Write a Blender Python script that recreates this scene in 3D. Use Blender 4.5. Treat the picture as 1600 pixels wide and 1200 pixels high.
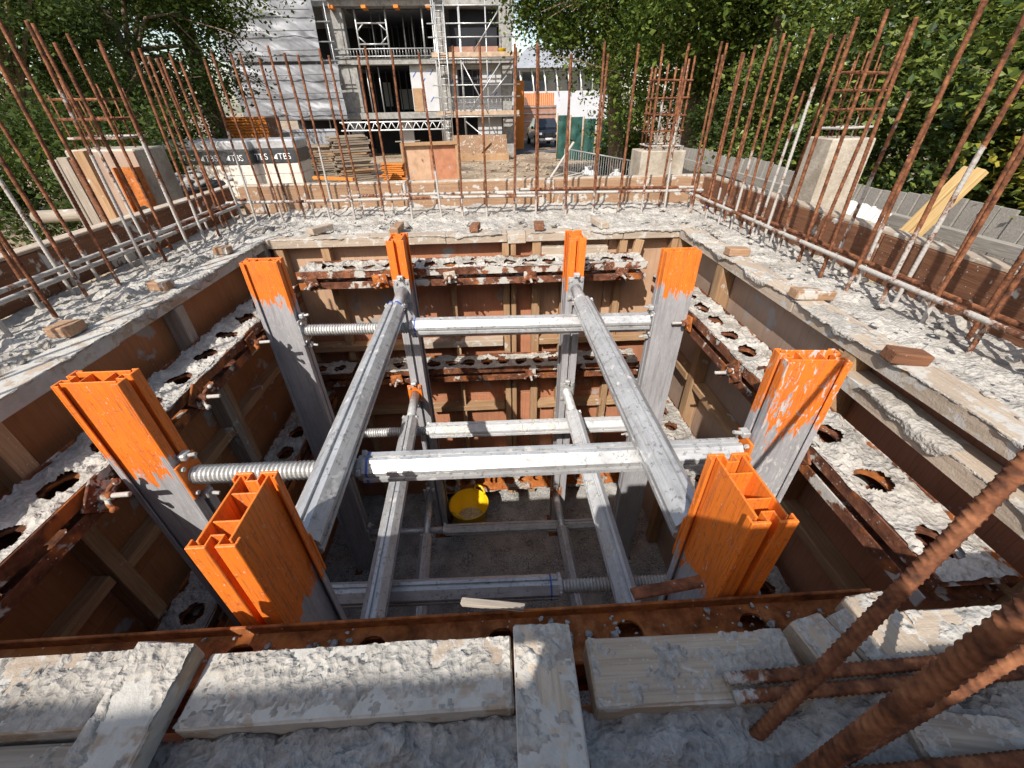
import bpy, math, random
import numpy as np
from mathutils import Matrix, Vector
R = math.radians
scn = bpy.context.scene
for o in list(bpy.data.objects): bpy.data.objects.remove(o)
COL = scn.collection
# ------------------------------------------------------------------ camera
def cam_axes(yaw, pitch, roll):
    y, p, r = R(yaw), R(pitch), R(roll)
    f = Vector((math.sin(y)*math.cos(p), math.cos(y)*math.cos(p), -math.sin(p)))
    rt = Vector((math.cos(y), -math.sin(y), 0)); up = rt.cross(f)
    return f, rt*math.cos(r) + up*math.sin(r), up*math.cos(r) - rt*math.sin(r)
f_, r_, u_ = cam_axes(2.44, 33.96, -.98)
cd = bpy.data.cameras.new('camera'); cam = bpy.data.objects.new('camera', cd); COL.objects.link(cam)
cam.matrix_world = Matrix(((r_.x, u_.x, -f_.x, 0), (r_.y, u_.y, -f_.y, 0), (r_.z, u_.z, -f_.z, .6), (0, 0, 0, 1)))
cd.sensor_width = 36; cd.lens = 36*645/1600; cd.clip_start = .02; cd.clip_end = 2000
scn.camera = cam
# ------------------------------------------------------------------ sky and sun
SUN = Vector((.47, .95, -1.0)).normalized()
w = bpy.data.worlds.new('World'); scn.world = w; w.use_nodes = True
nt = w.node_tree; nt.nodes.clear()
sky = nt.nodes.new('ShaderNodeTexSky'); sky.sky_type = 'NISHITA'; sky.sun_disc = False
sky.sun_elevation = math.asin(-SUN.z); sky.sun_rotation = math.atan2(-SUN.x, -SUN.y)
sky.air_density = 1.0; sky.dust_density = 1.5; sky.ozone_density = 1.0
bg = nt.nodes.new('ShaderNodeBackground'); bg.inputs[1].default_value = .15
wo = nt.nodes.new('ShaderNodeOutputWorld')
wbal = nt.nodes.new('ShaderNodeMix'); wbal.data_type = 'RGBA'; wbal.blend_type = 'MULTIPLY'; wbal.inputs[0].default_value = 1; wbal.inputs[7].default_value = (1.04, .97, .86, 1)   # the photograph's warm white balance
nt.links.new(sky.outputs[0], wbal.inputs[6]); nt.links.new(wbal.outputs[2], bg.inputs[0]); nt.links.new(bg.outputs[0], wo.inputs[0])
sd = bpy.data.lights.new('sun', 'SUN'); sd.energy = 3.9; sd.angle = R(.5); sd.color = (1, .955, .89)
so = bpy.data.objects.new('sun', sd); COL.objects.link(so)
so.rotation_euler = SUN.to_track_quat('-Z', 'Y').to_euler(); so.location = (-5, -10, 12)
scn.view_settings.view_transform = 'Standard'; scn.view_settings.look = 'None'
scn.view_settings.exposure = .6; scn.view_settings.gamma = 1; scn.view_settings.use_curve_mapping = False
scn.render.resolution_x = 1024; scn.render.resolution_y = 768
scn.render.engine = 'CYCLES'
scn.cycles.max_bounces = 4; scn.cycles.use_light_tree = False; scn.cycles.caustics_reflective = False; scn.cycles.caustics_refractive = False; scn.cycles.diffuse_bounces = 3; scn.cycles.glossy_bounces = 2; scn.cycles.transmission_bounces = 2; scn.cycles.transparent_max_bounces = 4
rng = random.Random(7); nr = np.random.default_rng(7)
# ------------------------------------------------------------------ noise for geometry
def _h(ix, iy, s):
    n = (ix.astype(np.int64)*374761393 + iy.astype(np.int64)*668265263 + s*1442695041) & 0xffffffff
    n = ((n ^ (n >> 13))*1274126177) & 0xffffffff
    n = ((n ^ (n >> 16))*2246822519) & 0xffffffff
    return ((n ^ (n >> 15)) & 0xffff)/65535.
def vn(x, y, s=0):
    x = np.asarray(x, float); y = np.asarray(y, float)
    ix = np.floor(x); iy = np.floor(y); fx = x-ix; fy = y-iy
    fx = fx*fx*(3-2*fx); fy = fy*fy*(3-2*fy)
    a = _h(ix, iy, s); b = _h(ix+1, iy, s); c = _h(ix, iy+1, s); d = _h(ix+1, iy+1, s)
    return (a*(1-fx)+b*fx)*(1-fy) + (c*(1-fx)+d*fx)*fy
def fbm(x, y, s=0, o=4, g=.5):
    t = 0; a = 1; k = 0
    for i in range(o):
        t = t + a*vn(np.asarray(x)*2**i, np.asarray(y)*2**i, s+i*17); k += a; a *= g
    return t/k
# ------------------------------------------------------------------ materials
class G:
    def __init__(s, name):
        s.m = bpy.data.materials.new(name); s.m.use_nodes = True; s.nt = s.m.node_tree; s.nt.nodes.clear()
        s.out = s.n('ShaderNodeOutputMaterial'); s.tc = s.n('ShaderNodeTexCoord'); s.oi = s.n('ShaderNodeObjectInfo')
        s.geo = s.n('ShaderNodeNewGeometry')
    def n(s, t, **pr):
        nd = s.nt.nodes.new(t)
        for k, v in pr.items(): setattr(nd, k, v)
        return nd
    def put(s, sock, v):
        if v is None: return
        if isinstance(v, bpy.types.NodeSocket): s.nt.links.new(v, sock)
        elif isinstance(v, (tuple, list)) and len(v) == 3 and sock.type == 'RGBA': sock.default_value = (*v, 1)
        else: sock.default_value = v
    def obj(s, scale=(1, 1, 1), rnd=True):
        v = s.tc.outputs['Object']
        if rnd:
            a = s.n('ShaderNodeVectorMath', operation='SCALE'); s.put(a.inputs[0], (13.1, 7.7, 9.3)); s.put(a.inputs[3], s.oi.outputs['Random'])
            b = s.n('ShaderNodeVectorMath', operation='ADD'); s.put(b.inputs[0], v); s.put(b.inputs[1], a.outputs[0]); v = b.outputs[0]
        return s.scale(v, scale)
    def pos(s, scale=(1, 1, 1)): return s.scale(s.geo.outputs['Position'], scale)
    def scale(s, v, sc):
        if tuple(sc) == (1, 1, 1): return v
        b = s.n('ShaderNodeVectorMath', operation='MULTIPLY'); s.put(b.inputs[0], v); s.put(b.inputs[1], sc); return b.outputs[0]
    def noise(s, v, sc, det=4, ro=.6, dist=0):
        t = s.n('ShaderNodeTexNoise'); s.put(t.inputs['Vector'], v); t.inputs['Scale'].default_value = sc
        t.inputs['Detail'].default_value = min(det, 3.5); t.inputs['Roughness'].default_value = ro; t.inputs['Distortion'].default_value = dist
        return t.outputs[0]
    def voro(s, v, sc, feat='F1', rnd=1):
        t = s.n('ShaderNodeTexVoronoi', feature=feat); s.put(t.inputs['Vector'], v); t.inputs['Scale'].default_value = sc
        t.inputs['Randomness'].default_value = rnd
        return t.outputs['Distance']
    def ramp(s, f, stops, interp='LINEAR'):
        t = s.n('ShaderNodeValToRGB'); s.put(t.inputs[0], f); e = t.color_ramp.elements; t.color_ramp.interpolation = interp
        while len(e) < len(stops): e.new(.5)
        for q, (p, c) in zip(e, stops):
            q.position = p; q.color = (c, c, c, 1) if isinstance(c, (int, float)) else (*c, 1)
        return t.outputs[0]
    def mix(s, f, a, b, mode='MIX'):
        t = s.n('ShaderNodeMix', data_type='RGBA', blend_type=mode); s.put(t.inputs[0], f); s.put(t.inputs[6], a); s.put(t.inputs[7], b); return t.outputs[2]
    def ma(s, op, a, b=None, c=None):
        t = s.n('ShaderNodeMath', operation=op); s.put(t.inputs[0], a); s.put(t.inputs[1], b)
        if c is not None: s.put(t.inputs[2], c)
        return t.outputs[0]
    def xyz(s, v):
        t = s.n('ShaderNodeSeparateXYZ'); s.put(t.inputs[0], v); return t.outputs
    def bump(s, h, st=.5, d=.01, nrm=None):
        t = s.n('ShaderNodeBump'); t.inputs['Strength'].default_value = st; t.inputs['Distance'].default_value = d
        s.put(t.inputs['Height'], h); s.put(t.inputs['Normal'], nrm); return t.outputs[0]
    def fin(s, col, ro=.8, me=0., nrm=None, spec=.3, **kw):
        b = s.n('ShaderNodeBsdfPrincipled'); s.put(b.inputs['Base Color'], col); s.put(b.inputs['Roughness'], ro)
        s.put(b.inputs['Metallic'], me); s.put(b.inputs['Normal'], nrm); s.put(b.inputs['Specular IOR Level'], spec)
        for k, v in kw.items(): s.put(b.inputs[k.replace('_', ' ')], v)
        s.nt.links.new(b.outputs[0], s.out.inputs[0]); s.b = b
        return s.m
CEM = (.50, .475, .43)
def cement_over(g, col, v, amount, sc=18, cem=CEM):
    """dried cement splashes: blotches plus fine spatter; returns colour and mask"""
    a = g.noise(v, sc, 6, .65, .3); b = g.voro(v, sc*5.5); c = g.noise(v, sc*.25, 3, .5)
    blot = g.ramp(g.ma('ADD', a, g.ma('MULTIPLY', g.ma('SUBTRACT', c, .5), .5)), [(.66-amount*.4, 0), (.71-amount*.4, 1)])
    spat = g.ramp(b, [(.10+amount*.12, 1), (.16+amount*.14, 0)])
    spat = g.ma('MULTIPLY', spat, g.ramp(g.noise(v, sc*.6, 2), [(.45, 0), (.6, 1)]))
    mk = g.ma('MAXIMUM', blot, spat)
    cc = g.mix(g.noise(v, sc*3, 4), tuple(x*.75 for x in cem), tuple(min(1, x*1.2) for x in cem))
    return g.mix(mk, col, cc), mk
M = {}
def m_concrete(name, lo, hi, bs=1., pits=False, world=True):
    g = G(name); v = g.pos() if world else g.obj()
    n1 = g.noise(v, 6, 5, .6); n2 = g.noise(v, 45, 6, .7, .4); n3 = g.noise(v, 180, 3, .6)
    f = g.ma('ADD', g.ma('MULTIPLY', n1, .45), g.ma('ADD', g.ma('MULTIPLY', n2, .4), g.ma('MULTIPLY', n3, .15)))
    c = g.ramp(f, [(.30, tuple(x*.62 for x in lo)), (.42, lo), (.58, hi), (.70, tuple(min(1, x*1.13) for x in hi))])
    c = g.mix(g.ramp(g.noise(v, 3.1, 4, .65, .4), [(.5, 0), (.66, .55)]), c, tuple(x*k for x, k in zip(lo, (.66, .58, .50))))
    h = g.ma('ADD', n2, g.ma('MULTIPLY', g.voro(v, 95), .6))
    if pits:
        p = g.ramp(g.voro(v, 42), [(.05, 0), (.22, 1)]); h = g.ma('ADD', h, g.ma('MULTIPLY', p, .5))
        c = g.mix(g.ramp(g.voro(v, 90), [(.04, 1), (.1, 0)]), c, tuple(x*.45 for x in lo))
    M[name] = g.fin(c, .92, 0, g.bump(h, .75*bs, .009), .2)
m_concrete('concrete', (.31, .29, .26), (.52, .49, .44))
m_concrete('concrete_pitted', (.22, .215, .205), (.43, .42, .40), 1.2, True)
m_concrete('concrete_column', (.36, .31, .25), (.50, .44, .36), .3)
m_concrete('concrete_building', (.24, .235, .22), (.38, .365, .34), .3)
def m_floor():
    g = G('concrete_floor'); v = g.pos(); n = g.noise(v, 9, 6, .7); d = g.ma('MULTIPLY', g.ramp(g.noise(v, 95, 3, .8), [(.40, 1), (.56, 0)]), g.ramp(g.noise(v, 7, 3), [(.38, .25), (.6, .9)]))
    c = g.ramp(n, [(.3, (.32, .31, .29)), (.7, (.55, .53, .50))]); c = g.mix(d, c, (.07, .065, .06))
    M['concrete_floor'] = g.fin(c, .9, 0, g.bump(n, .7, .02))
m_floor()
def m_ply(name, a, b, cem):
    g = G(name); v = g.obj(); st = g.noise(g.obj((30, 30, 2.2)), 3, 5, .65, .5); bl = g.noise(v, 4, 3)
    c = g.mix(st, a, b); c = g.mix(g.ramp(bl, [(.4, 0), (.75, .55)]), c, tuple(x*.55 for x in a))
    st2 = g.noise(g.obj((90, 90, 3)), 2, 3); c = g.mix(g.ma('MULTIPLY', g.ramp(st2, [(.55, 0), (.7, 1)]), .45), c, tuple(x*.5 for x in a))
    c, mk = cement_over(g, c, v, cem, 6, (.34, .32, .30))
    M[name] = g.fin(c, g.ma('ADD', g.ma('MULTIPLY', mk, .3), .5), 0, g.bump(st, .25, .004), .35)
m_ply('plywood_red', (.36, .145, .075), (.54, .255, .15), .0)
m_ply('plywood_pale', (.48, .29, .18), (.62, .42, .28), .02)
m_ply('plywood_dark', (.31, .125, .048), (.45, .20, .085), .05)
m_ply('plywood_grey', (.33, .225, .165), (.46, .34, .26), .0)
def m_wood(name, a, b, cem=.0, csc=14):
    g = G(name); v = g.obj(); gr = g.noise(g.obj((2, 30, 30)), 3, 5, .6, .9); fine = g.noise(g.obj((5, 160, 160)), 1.5, 3, .6)
    big = g.noise(v, 3, 3); c = g.mix(g.ramp(gr, [(.35, 0), (.65, 1)]), a, b)
    c = g.mix(g.ma('MULTIPLY', g.ramp(fine, [(.5, 0), (.7, 1)]), .4), c, tuple(x*.45 for x in a))
    c = g.mix(g.ramp(big, [(.4, 0), (.8, .5)]), c, tuple(x*.6 for x in a))
    c = g.mix(g.ma('MULTIPLY', g.oi.outputs['Random'], .35), c, tuple(x*.6 for x in a))
    h = gr
    if cem > -.3:
        c, mk = cement_over(g, c, v, cem, csc)
        if cem > .15: h = g.noise(v, csc*6, 4, .7)
    M[name] = g.fin(c, .8, 0, g.bump(h, .5, .004), .25)
m_wood('timber', (.36, .21, .11), (.50, .33, .19), -.05)
m_wood('timber_new', (.55, .36, .15), (.66, .46, .22), -.4)
m_wood('timber_grey', (.30, .25, .20), (.44, .38, .31), -.02)
m_wood('timber_cemented', (.42, .33, .25), (.54, .45, .35), .24, 20)
m_wood('timber_crusted', (.42, .33, .25), (.54, .45, .35), .60, 16)
m_wood('timber_plank', (.34, .20, .12), (.47, .30, .18), .20, 13)
m_wood('timber_rusty', (.17, .075, .04), (.28, .13, .07), .08, 13)
m_wood('fence_board', (.26, .24, .21), (.40, .37, .33), -.4)
m_wood('board_white', (.62, .60, .58), (.75, .73, .71), -.4)
m_wood('timber_stack', (.24, .19, .14), (.42, .34, .26), -.4)
m_wood('timber_orange', (.62, .19, .03), (.74, .28, .06), -.4)
def m_rust(name, a, b, cem, sc=14):
    g = G(name); v = g.obj(); n = g.noise(v, 22, 6, .7, .3); m2 = g.noise(v, 90, 4, .7)
    c = g.ramp(n, [(.3, tuple(x*.35 for x in a)), (.48, a), (.68, b)]); c = g.mix(g.ramp(m2, [(.5, 0), (.75, .6)]), c, tuple(x*.4 for x in a))
    c = g.mix(g.ramp(g.noise(v, 8, 5, .65), [(.53, 0), (.62, .8)]), c, (.42, .135, .03))
    c, mk = cement_over(g, c, v, cem, sc)
    M[name] = g.fin(c, .85, g.ma('MULTIPLY', g.ma('SUBTRACT', 1, mk), .1), g.bump(m2, .6, .003), .25)
m_rust('rust', (.14, .052, .026), (.27, .105, .05), .10)
m_rust('rust_clean', (.24, .075, .022), (.42, .16, .055), -.12)
m_rust('rust_orange', (.42, .13, .03), (.55, .20, .06), .0)
m_rust('rust_crusted', (.15, .058, .032), (.28, .115, .062), .30)
def m_rebar(name, splash, hi=.16, lowk=.35):
    g = G(name); v = g.obj(); n = g.noise(v, 40, 5, .7)
    c = g.ramp(n, [(.32, (.05, .022, .014)), (.5, (.165, .062, .029)), (.68, (.31, .13, .06))])
    z = g.xyz(g.tc.outputs['Object'])[2]
    band = g.noise(g.obj((1, 1, 3.5)), 2.2, 3, .6)
    low = g.ma('SUBTRACT', 1, g.ma('DIVIDE', z, g.ma('ADD', hi*.6, g.ma('MULTIPLY', g.oi.outputs['Random'], hi*1.6))))
    f = g.ma('ADD', g.ma('MULTIPLY', g.ma('MAXIMUM', low, -1.), lowk), g.ma('ADD', band, g.ma('MULTIPLY', g.ma('SUBTRACT', g.noise(v, 90, 4, .7), .5), .5)))
    mk = g.ramp(f, [(.66-splash, 0), (.74-splash, 1)])
    c = g.mix(mk, c, g.mix(g.noise(v, 130, 3), (.28, .25, .22), (.58, .55, .51)))
    M[name] = g.fin(c, .85, 0, g.bump(n, .5, .002), .25)
m_rebar('rebar_steel', .04); m_rebar('rebar_cemented', .20, .3); m_rebar('tie_bar_cemented', .28, .3, 0.); m_rebar('rebar_dark', -.2)
def galv(g, v):
    n = g.noise(v, 10, 5, .65); s = g.noise(v, 120, 3, .6)
    c = g.ramp(n, [(.3, (.40, .40, .40)), (.7, (.60, .60, .595))]); return g.mix(g.ramp(s, [(.45, 0), (.7, .35)]), c, (.66, .66, .65)), n
def m_galv():
    g = G('aluminium'); v = g.obj(); c, n = galv(g, v); c, mk = cement_over(g, c, v, .03, 26, (.56, .54, .51))
    dk = g.ramp(g.noise(v, 60, 5, .75), [(.56, 0), (.64, 1)]); c = g.mix(g.ma('MULTIPLY', dk, .7), c, (.15, .14, .13))
    c = g.mix(g.ma('MULTIPLY', g.ramp(g.noise(g.obj((3, 50, 50)), 2.2, 4, .7), [(.48, 0), (.7, 1)]), .5), c, (.24, .22, .20))
    M['aluminium'] = g.fin(c, g.ma('ADD', .42, g.ma('MULTIPLY', mk, .4)), g.ma('MULTIPLY', g.ma('SUBTRACT', 1, mk), .35), g.bump(n, .12, .003), .5)
    g = G('aluminium_crusted'); v = g.obj(); c, n = galv(g, v); c, mk = cement_over(g, c, v, .22, 20, (.55, .53, .49))
    M['aluminium_crusted'] = g.fin(c, .75, .1, g.bump(g.ma('MULTIPLY', mk, g.noise(v, 70, 5, .7)), .8, .008), .4)
    g = G('screw_steel'); v = g.obj(); c = g.ramp(g.noise(v, 30, 4), [(.35, (.40, .39, .37)), (.65, (.60, .59, .57))]); c, mk = cement_over(g, c, v, .05, 22)
    M['screw_steel'] = g.fin(c, .5, .35, None, .5)
m_galv()
def m_post(name, z0, spread, splash):
    g = G(name); v = g.obj(); z = g.xyz(g.geo.outputs['Position'])[2]
    gl, n = galv(g, g.obj((1, 1, .35))); gl = g.mix(.35, gl, (.36, .33, .37))
    scr = g.ramp(g.noise(g.obj((40, 40, 5)), 6, 4, .7, .6), [(.56, 0), (.64, 1)]); gl = g.mix(g.ma('MULTIPLY', scr, .6), gl, (.66, .65, .64))
    og = g.mix(g.noise(v, 7, 4), (.76, .165, .016), (.90, .24, .03))
    og = g.mix(g.ma('MULTIPLY', g.ramp(g.noise(g.obj((60, 60, 4)), 4, 4, .7), [(.52, 0), (.66, 1)]), .6), og, (.36, .075, .014))
    og = g.mix(g.ramp(g.noise(v, 75, 4, .75), [(.60, 0), (.66, .75)]), og, (.40, .12, .04))
    og = g.mix(g.ramp(g.noise(g.obj((30, 30, 12)), 5, 4, .8), [(.64, 0), (.68, .8)]), og, (.62, .52, .44))
    e = g.ma('ADD', g.ma('ADD', g.ma('MULTIPLY', g.ma('SUBTRACT', g.oi.outputs['Random'], .5), 1.0), g.ma('DIVIDE', g.ma('SUBTRACT', z, z0), spread)), g.ma('ADD', g.ma('MULTIPLY', g.ma('SUBTRACT', g.noise(g.obj((1, 1, .35)), 17, 5, .7), .5), 4.2), g.ma('MULTIPLY', g.ma('SUBTRACT', g.noise(g.obj((1, 1, .2)), 90, 3, .7), .5), 2.4)))
    mk = g.ramp(e, [(.42, 0), (.58, 1)])
    c = g.mix(mk, gl, og)
    sp = g.ramp(g.noise(g.obj((18, 18, 6)), 3.5, 6, .7, .8), [(.70-splash, 0), (.74-splash, 1)]); c = g.mix(sp, c, (.52, .49, .47))
    c = g.mix(g.ma('MULTIPLY', g.ramp(g.noise(g.obj((45, 45, 2.5)), 2, 3, .6), [(.5, 0), (.75, 1)]), .4), c, (.10, .085, .075))
    M[name] = g.fin(c, g.ma('ADD', .5, g.ma('MULTIPLY', sp, .4)), g.ma('MULTIPLY', g.ma('SUBTRACT', 1, g.ma('MAXIMUM', mk, sp)), .3), g.bump(g.noise(v, 60, 2), .10, .003), .4)
m_post('post_paint', -.14, .06, .03); m_post('post_paint_splashed', -.16, .12, .13); m_post('post_paint_deep', -.25, .08, .02)
def m_simple(name, c, ro=.6, me=0., var=.25, sc=8, bump=.15, spec=.4, **kw):
    g = G(name); v = g.obj(); n = g.noise(v, sc, 5, .6)
    col = g.ramp(n, [(.3, tuple(x*(1-var) for x in c)), (.7, tuple(min(1, x*(1+var*.6)) for x in c))])
    M[name] = g.fin(col, ro, me, g.bump(n, bump, .01) if bump else None, spec, **kw)
m_simple('orange_steel', (.80, .20, .025), .5, 0, .3, 30, .2)
m_simple('yellow_plastic', (.82, .52, .012), .4, 0, .12, 6, .03)
m_simple('white_sheet', (.25, .255, .27), .45, 0, .35, 1.2, .6)
m_simple('insulation', (.52, .52, .53), .6, 0, .1, 2, .05)
m_simple('scaffold_steel', (.52, .52, .51), .4, .5, .25, 6, .0)
m_simple('scaffold_board', (.46, .34, .24), .85, 0, .3, 4, .1)
m_simple('interior_shade', (.022, .023, .028), .9, 0, .4, 1, .0)  # near-black colour stands in for shade inside the open floors
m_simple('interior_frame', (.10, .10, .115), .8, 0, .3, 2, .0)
m_simple('black_plastic', (.02, .02, .022), .4, 0, .3, 9, .05)
m_simple('dark_wrap', (.05, .055, .06), .35, 0, .35, 6, .3)
m_simple('clear_wrap', (.42, .42, .43), .3, 0, .4, 5, .6)
m_simple('white_print', (.78, .78, .78), .5, 0, .05, 5, .0)
m_simple('blue_print', (.06, .13, .42), .5, 0, .1, 5, .0)
m_simple('block', (.66, .60, .53), .85, 0, .15, 10, .1)
m_simple('car_paint', (.010, .010, .012), .18, 0, .2, 3, .0, .6, Coat_Weight=.8)
m_simple('tyre', (.02, .02, .02), .85, 0, .2, 10, .0)
m_simple('chrome', (.6, .6, .6), .2, .9, .05, 3, .0)
m_simple('glass_dark', (.025, .03, .038), .06, 0, .2, 1, .0, .8)
m_simple('headlight_glass', (.5, .52, .55), .1, .2, .1, 5, .0, .8)
m_simple('brick_wall', (.38, .21, .15), .9, 0, .3, 3, .1)
m_simple('roof_grey', (.30, .31, .33), .6, 0, .15, 1, .0)
m_simple('white_render', (.46, .47, .50), .7, 0, .06, 1, .0)
m_simple('barrier_steel', (.26, .26, .26), .5, .3, .2, 6, .0)  # darker than the scaffold tubes: the barrier's shade put into its colour
m_simple('green_mesh', (.022, .085, .07), .7, 0, .4, 4, .3)
m_simple('blue_plastic', (.02, .09, .42), .4, 0, .3, 6, .2)
m_simple('bag_white', (.56, .56, .56), .7, 0, .25, 6, .5)
m_simple('asphalt', (.085, .085, .09), .9, 0, .25, 3, .1)
m_simple('bark', (.15, .105, .075), .9, 0, .5, 16, .8)
m_simple('twig', (.20, .14, .09), .9, 0, .4, 16, .4)
m_simple('red_brick', (.55, .21, .12), .85, 0, .2, 8, .1)
def m_leaf(name, a, b, dk, gloss=False):
    g = G(name); rpi = g.geo.outputs['Random Per Island']
    c = g.ramp(rpi, [(0, dk), (.35, a), (.8, b), (1, tuple(x*1.25 for x in b))])
    if gloss:
        b1 = g.n('ShaderNodeBsdfPrincipled'); g.put(b1.inputs['Base Color'], c); b1.inputs['Roughness'].default_value = .42; b1.inputs['Specular IOR Level'].default_value = .35
    else:
        b1 = g.n('ShaderNodeBsdfDiffuse'); g.put(b1.inputs[0], c)
    t = g.n('ShaderNodeBsdfTranslucent'); g.put(t.inputs[0], g.mix(.5, c, (.16, .22, .02)))
    mx = g.n('ShaderNodeMixShader'); mx.inputs[0].default_value = .28
    g.nt.links.new(b1.outputs[0], mx.inputs[1]); g.nt.links.new(t.outputs[0], mx.inputs[2]); g.nt.links.new(mx.outputs[0], g.out.inputs[0]); M[name] = g.m
m_leaf('leaf_dark', (.040, .062, .022), (.075, .105, .035), (.02, .032, .014))  # darker green, puts the shade on the left trees into leaf colour
m_leaf('leaf_mid', (.05, .085, .02), (.125, .165, .038), (.018, .03, .011))
m_leaf('leaf_laurel', (.06, .10, .026), (.17, .205, .04), (.022, .038, .014), True)
m_leaf('leaf_yellow', (.20, .19, .03), (.30, .26, .045), (.10, .10, .02))
def m_ground():
    g = G('ground'); v = g.pos(); n = g.noise(v, .55, 6, .65); f = g.noise(v, 7, 6, .75)
    c = g.ramp(n, [(.32, (.21, .15, .10)), (.5, (.40, .31, .22)), (.68, (.52, .42, .31))]); c = g.mix(g.ramp(f, [(.45, 0), (.65, .6)]), c, (.20, .14, .10))
    y = g.xyz(v)[1]; x = g.xyz(v)[0]
    M['ground'] = g.fin(c, .95, 0, g.bump(f, .8, .12), .15)
m_ground()
# ------------------------------------------------------------------ mesh building
class MB:
    def __init__(s): s.v = []; s.f = []
    def add(s, vs, fs):
        k = len(s.v); s.v += [tuple(p) for p in vs]; s.f += [tuple(i+k for i in q) for q in fs]; return s
    def box(s, c, d, m=None, ch=0.):
        vs, fs = cbox(d, ch); m2 = Matrix.Translation(c) @ (m.to_4x4() if m else Matrix())
        return s.add([m2 @ Vector(p) for p in vs], fs)
    def b(s, x0, x1, y0, y1, z0, z1, ch=0.):
        return s.box(((x0+x1)/2, (y0+y1)/2, (z0+z1)/2), (abs(x1-x0), abs(y1-y0), abs(z1-z0)), None, ch)
    def tube(s, p0, p1, r0, r1=None, n=8, cap=True):
        return s.path([p0, p1], [r0, r0 if r1 is None else r1], n, cap)
    def path(s, pts, rad, n=8, cap=True):
        pts = [Vector(p) for p in pts]
        if not isinstance(rad, (list, tuple)): rad = [rad]*len(pts)
        vs = []; fs = []; a = None
        for i, p in enumerate(pts):
            t = (pts[min(i+1, len(pts)-1)]-pts[max(i-1, 0)]).normalized()
            if a is None: a = t.orthogonal().normalized()
            a = (a-t*a.dot(t)).normalized(); b = t.cross(a)
            for k in range(n):
                q = 2*math.pi*k/n; vs.append(p+(a*math.cos(q)+b*math.sin(q))*rad[i])
        for i in range(len(pts)-1):
            for k in range(n):
                k2 = (k+1) % n; fs.append((i*n+k, i*n+k2, (i+1)*n+k2, (i+1)*n+k))
        if cap: fs.append(tuple(range(n-1, -1, -1))); fs.append(tuple((len(pts)-1)*n+k for k in range(n)))
        return s.add(vs, fs)
    def lathe(s, prof, n=24, c=(0, 0, 0)):
        vs = []; fs = []
        for r, z in prof:
            for k in range(n): q = 2*math.pi*k/n; vs.append((c[0]+r*math.cos(q), c[1]+r*math.sin(q), c[2]+z))
        for i in range(len(prof)-1):
            for k in range(n): k2 = (k+1) % n; fs.append((i*n+k, i*n+k2, (i+1)*n+k2, (i+1)*n+k))
        return s.add(vs, fs)
    def prism(s, poly, x0, x1):
        n = len(poly); vs = [(x0, y, z) for y, z in poly]+[(x1, y, z) for y, z in poly]
        fs = [(k, (k+1) % n, n+(k+1) % n, n+k) for k in range(n)]+[tuple(range(n-1, -1, -1)), tuple(range(n, 2*n))]
        return s.add(vs, fs)
    def mesh(s, name, mat, smooth=False):
        me = bpy.data.meshes.new(name); me.from_pydata(s.v, [], s.f)
        if mat: me.materials.append(M[mat])
        if smooth: me.polygons.foreach_set('use_smooth', [True]*len(me.polygons))
        me.update(); return me
    def build(s, name, mat, parent=None, mw=None, smooth=False): return link(name, s.mesh(name, mat, smooth), parent, mw)
_cb = {}
def cbox(d, ch):
    h = [x/2 for x in d]; ch = min(ch, min(h)*.9)
    if ch <= 0:
        v = [(x*h[0], y*h[1], z*h[2]) for x in (-1, 1) for y in (-1, 1) for z in (-1, 1)]
        return v, [(0, 1, 3, 2), (4, 6, 7, 5), (0, 4, 5, 1), (2, 3, 7, 6), (0, 2, 6, 4), (1, 5, 7, 3)]
    v = []; ix = {}
    for sx in (-1, 1):
        for sy in (-1, 1):
            for sz in (-1, 1):
                s3 = (sx, sy, sz)
                for a in range(3):
                    ix[s3, a] = len(v); v.append(tuple(s3[i]*(h[i] if i == a else h[i]-ch) for i in range(3)))
    f = []
    for a in range(3):
        b, c = [(1, 2), (0, 2), (0, 1)][a]
        for sg in (-1, 1):
            q = []
            for sb, sc in ((-1, -1), (1, -1), (1, 1), (-1, 1)):
                t = [0, 0, 0]; t[a] = sg; t[b] = sb; t[c] = sc; q.append(ix[tuple(t), a])
            f.append(tuple(q))
        for sb in (-1, 1):
            for sc in (-1, 1):
                t0 = [0, 0, 0]; t0[a] = -1; t0[b] = sb; t0[c] = sc; t1 = list(t0); t1[a] = 1
                f.append((ix[tuple(t0), b], ix[tuple(t1), b], ix[tuple(t1), c], ix[tuple(t0), c]))
    for sx in (-1, 1):
        for sy in (-1, 1):
            for sz in (-1, 1): f.append(tuple(ix[(sx, sy, sz), a] for a in range(3)))
    out = []
    for q in f:
        p = [Vector(v[i]) for i in q]; nn = (p[1]-p[0]).cross(p[2]-p[0]); c = sum(p, Vector())/len(p)
        out.append(q if nn.dot(c) > 0 else q[::-1])
    return v, out
WM = {}
def link(name, me, parent=None, mw=None):
    o = bpy.data.objects.new(name, me); COL.objects.link(o); mw = mw or Matrix()
    o.matrix_basis = mw; WM[o] = mw
    if parent is not None: o.parent = parent; o.matrix_parent_inverse = WM[parent].inverted()
    return o
def thing(name, label, cat, loc=(0, 0, 0), group=None):
    e = link(name, None, None, Matrix.Translation(loc)); e.empty_display_size = .05; return tag(e, label, cat, group)
def tag(o, label, cat, group=None):
    o['label'] = label; o['category'] = cat
    if group: o['group'] = group
    return o
def struct(o): o['kind'] = 'structure'; return o
def stuff(o): o['kind'] = 'stuff'; return o
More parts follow.
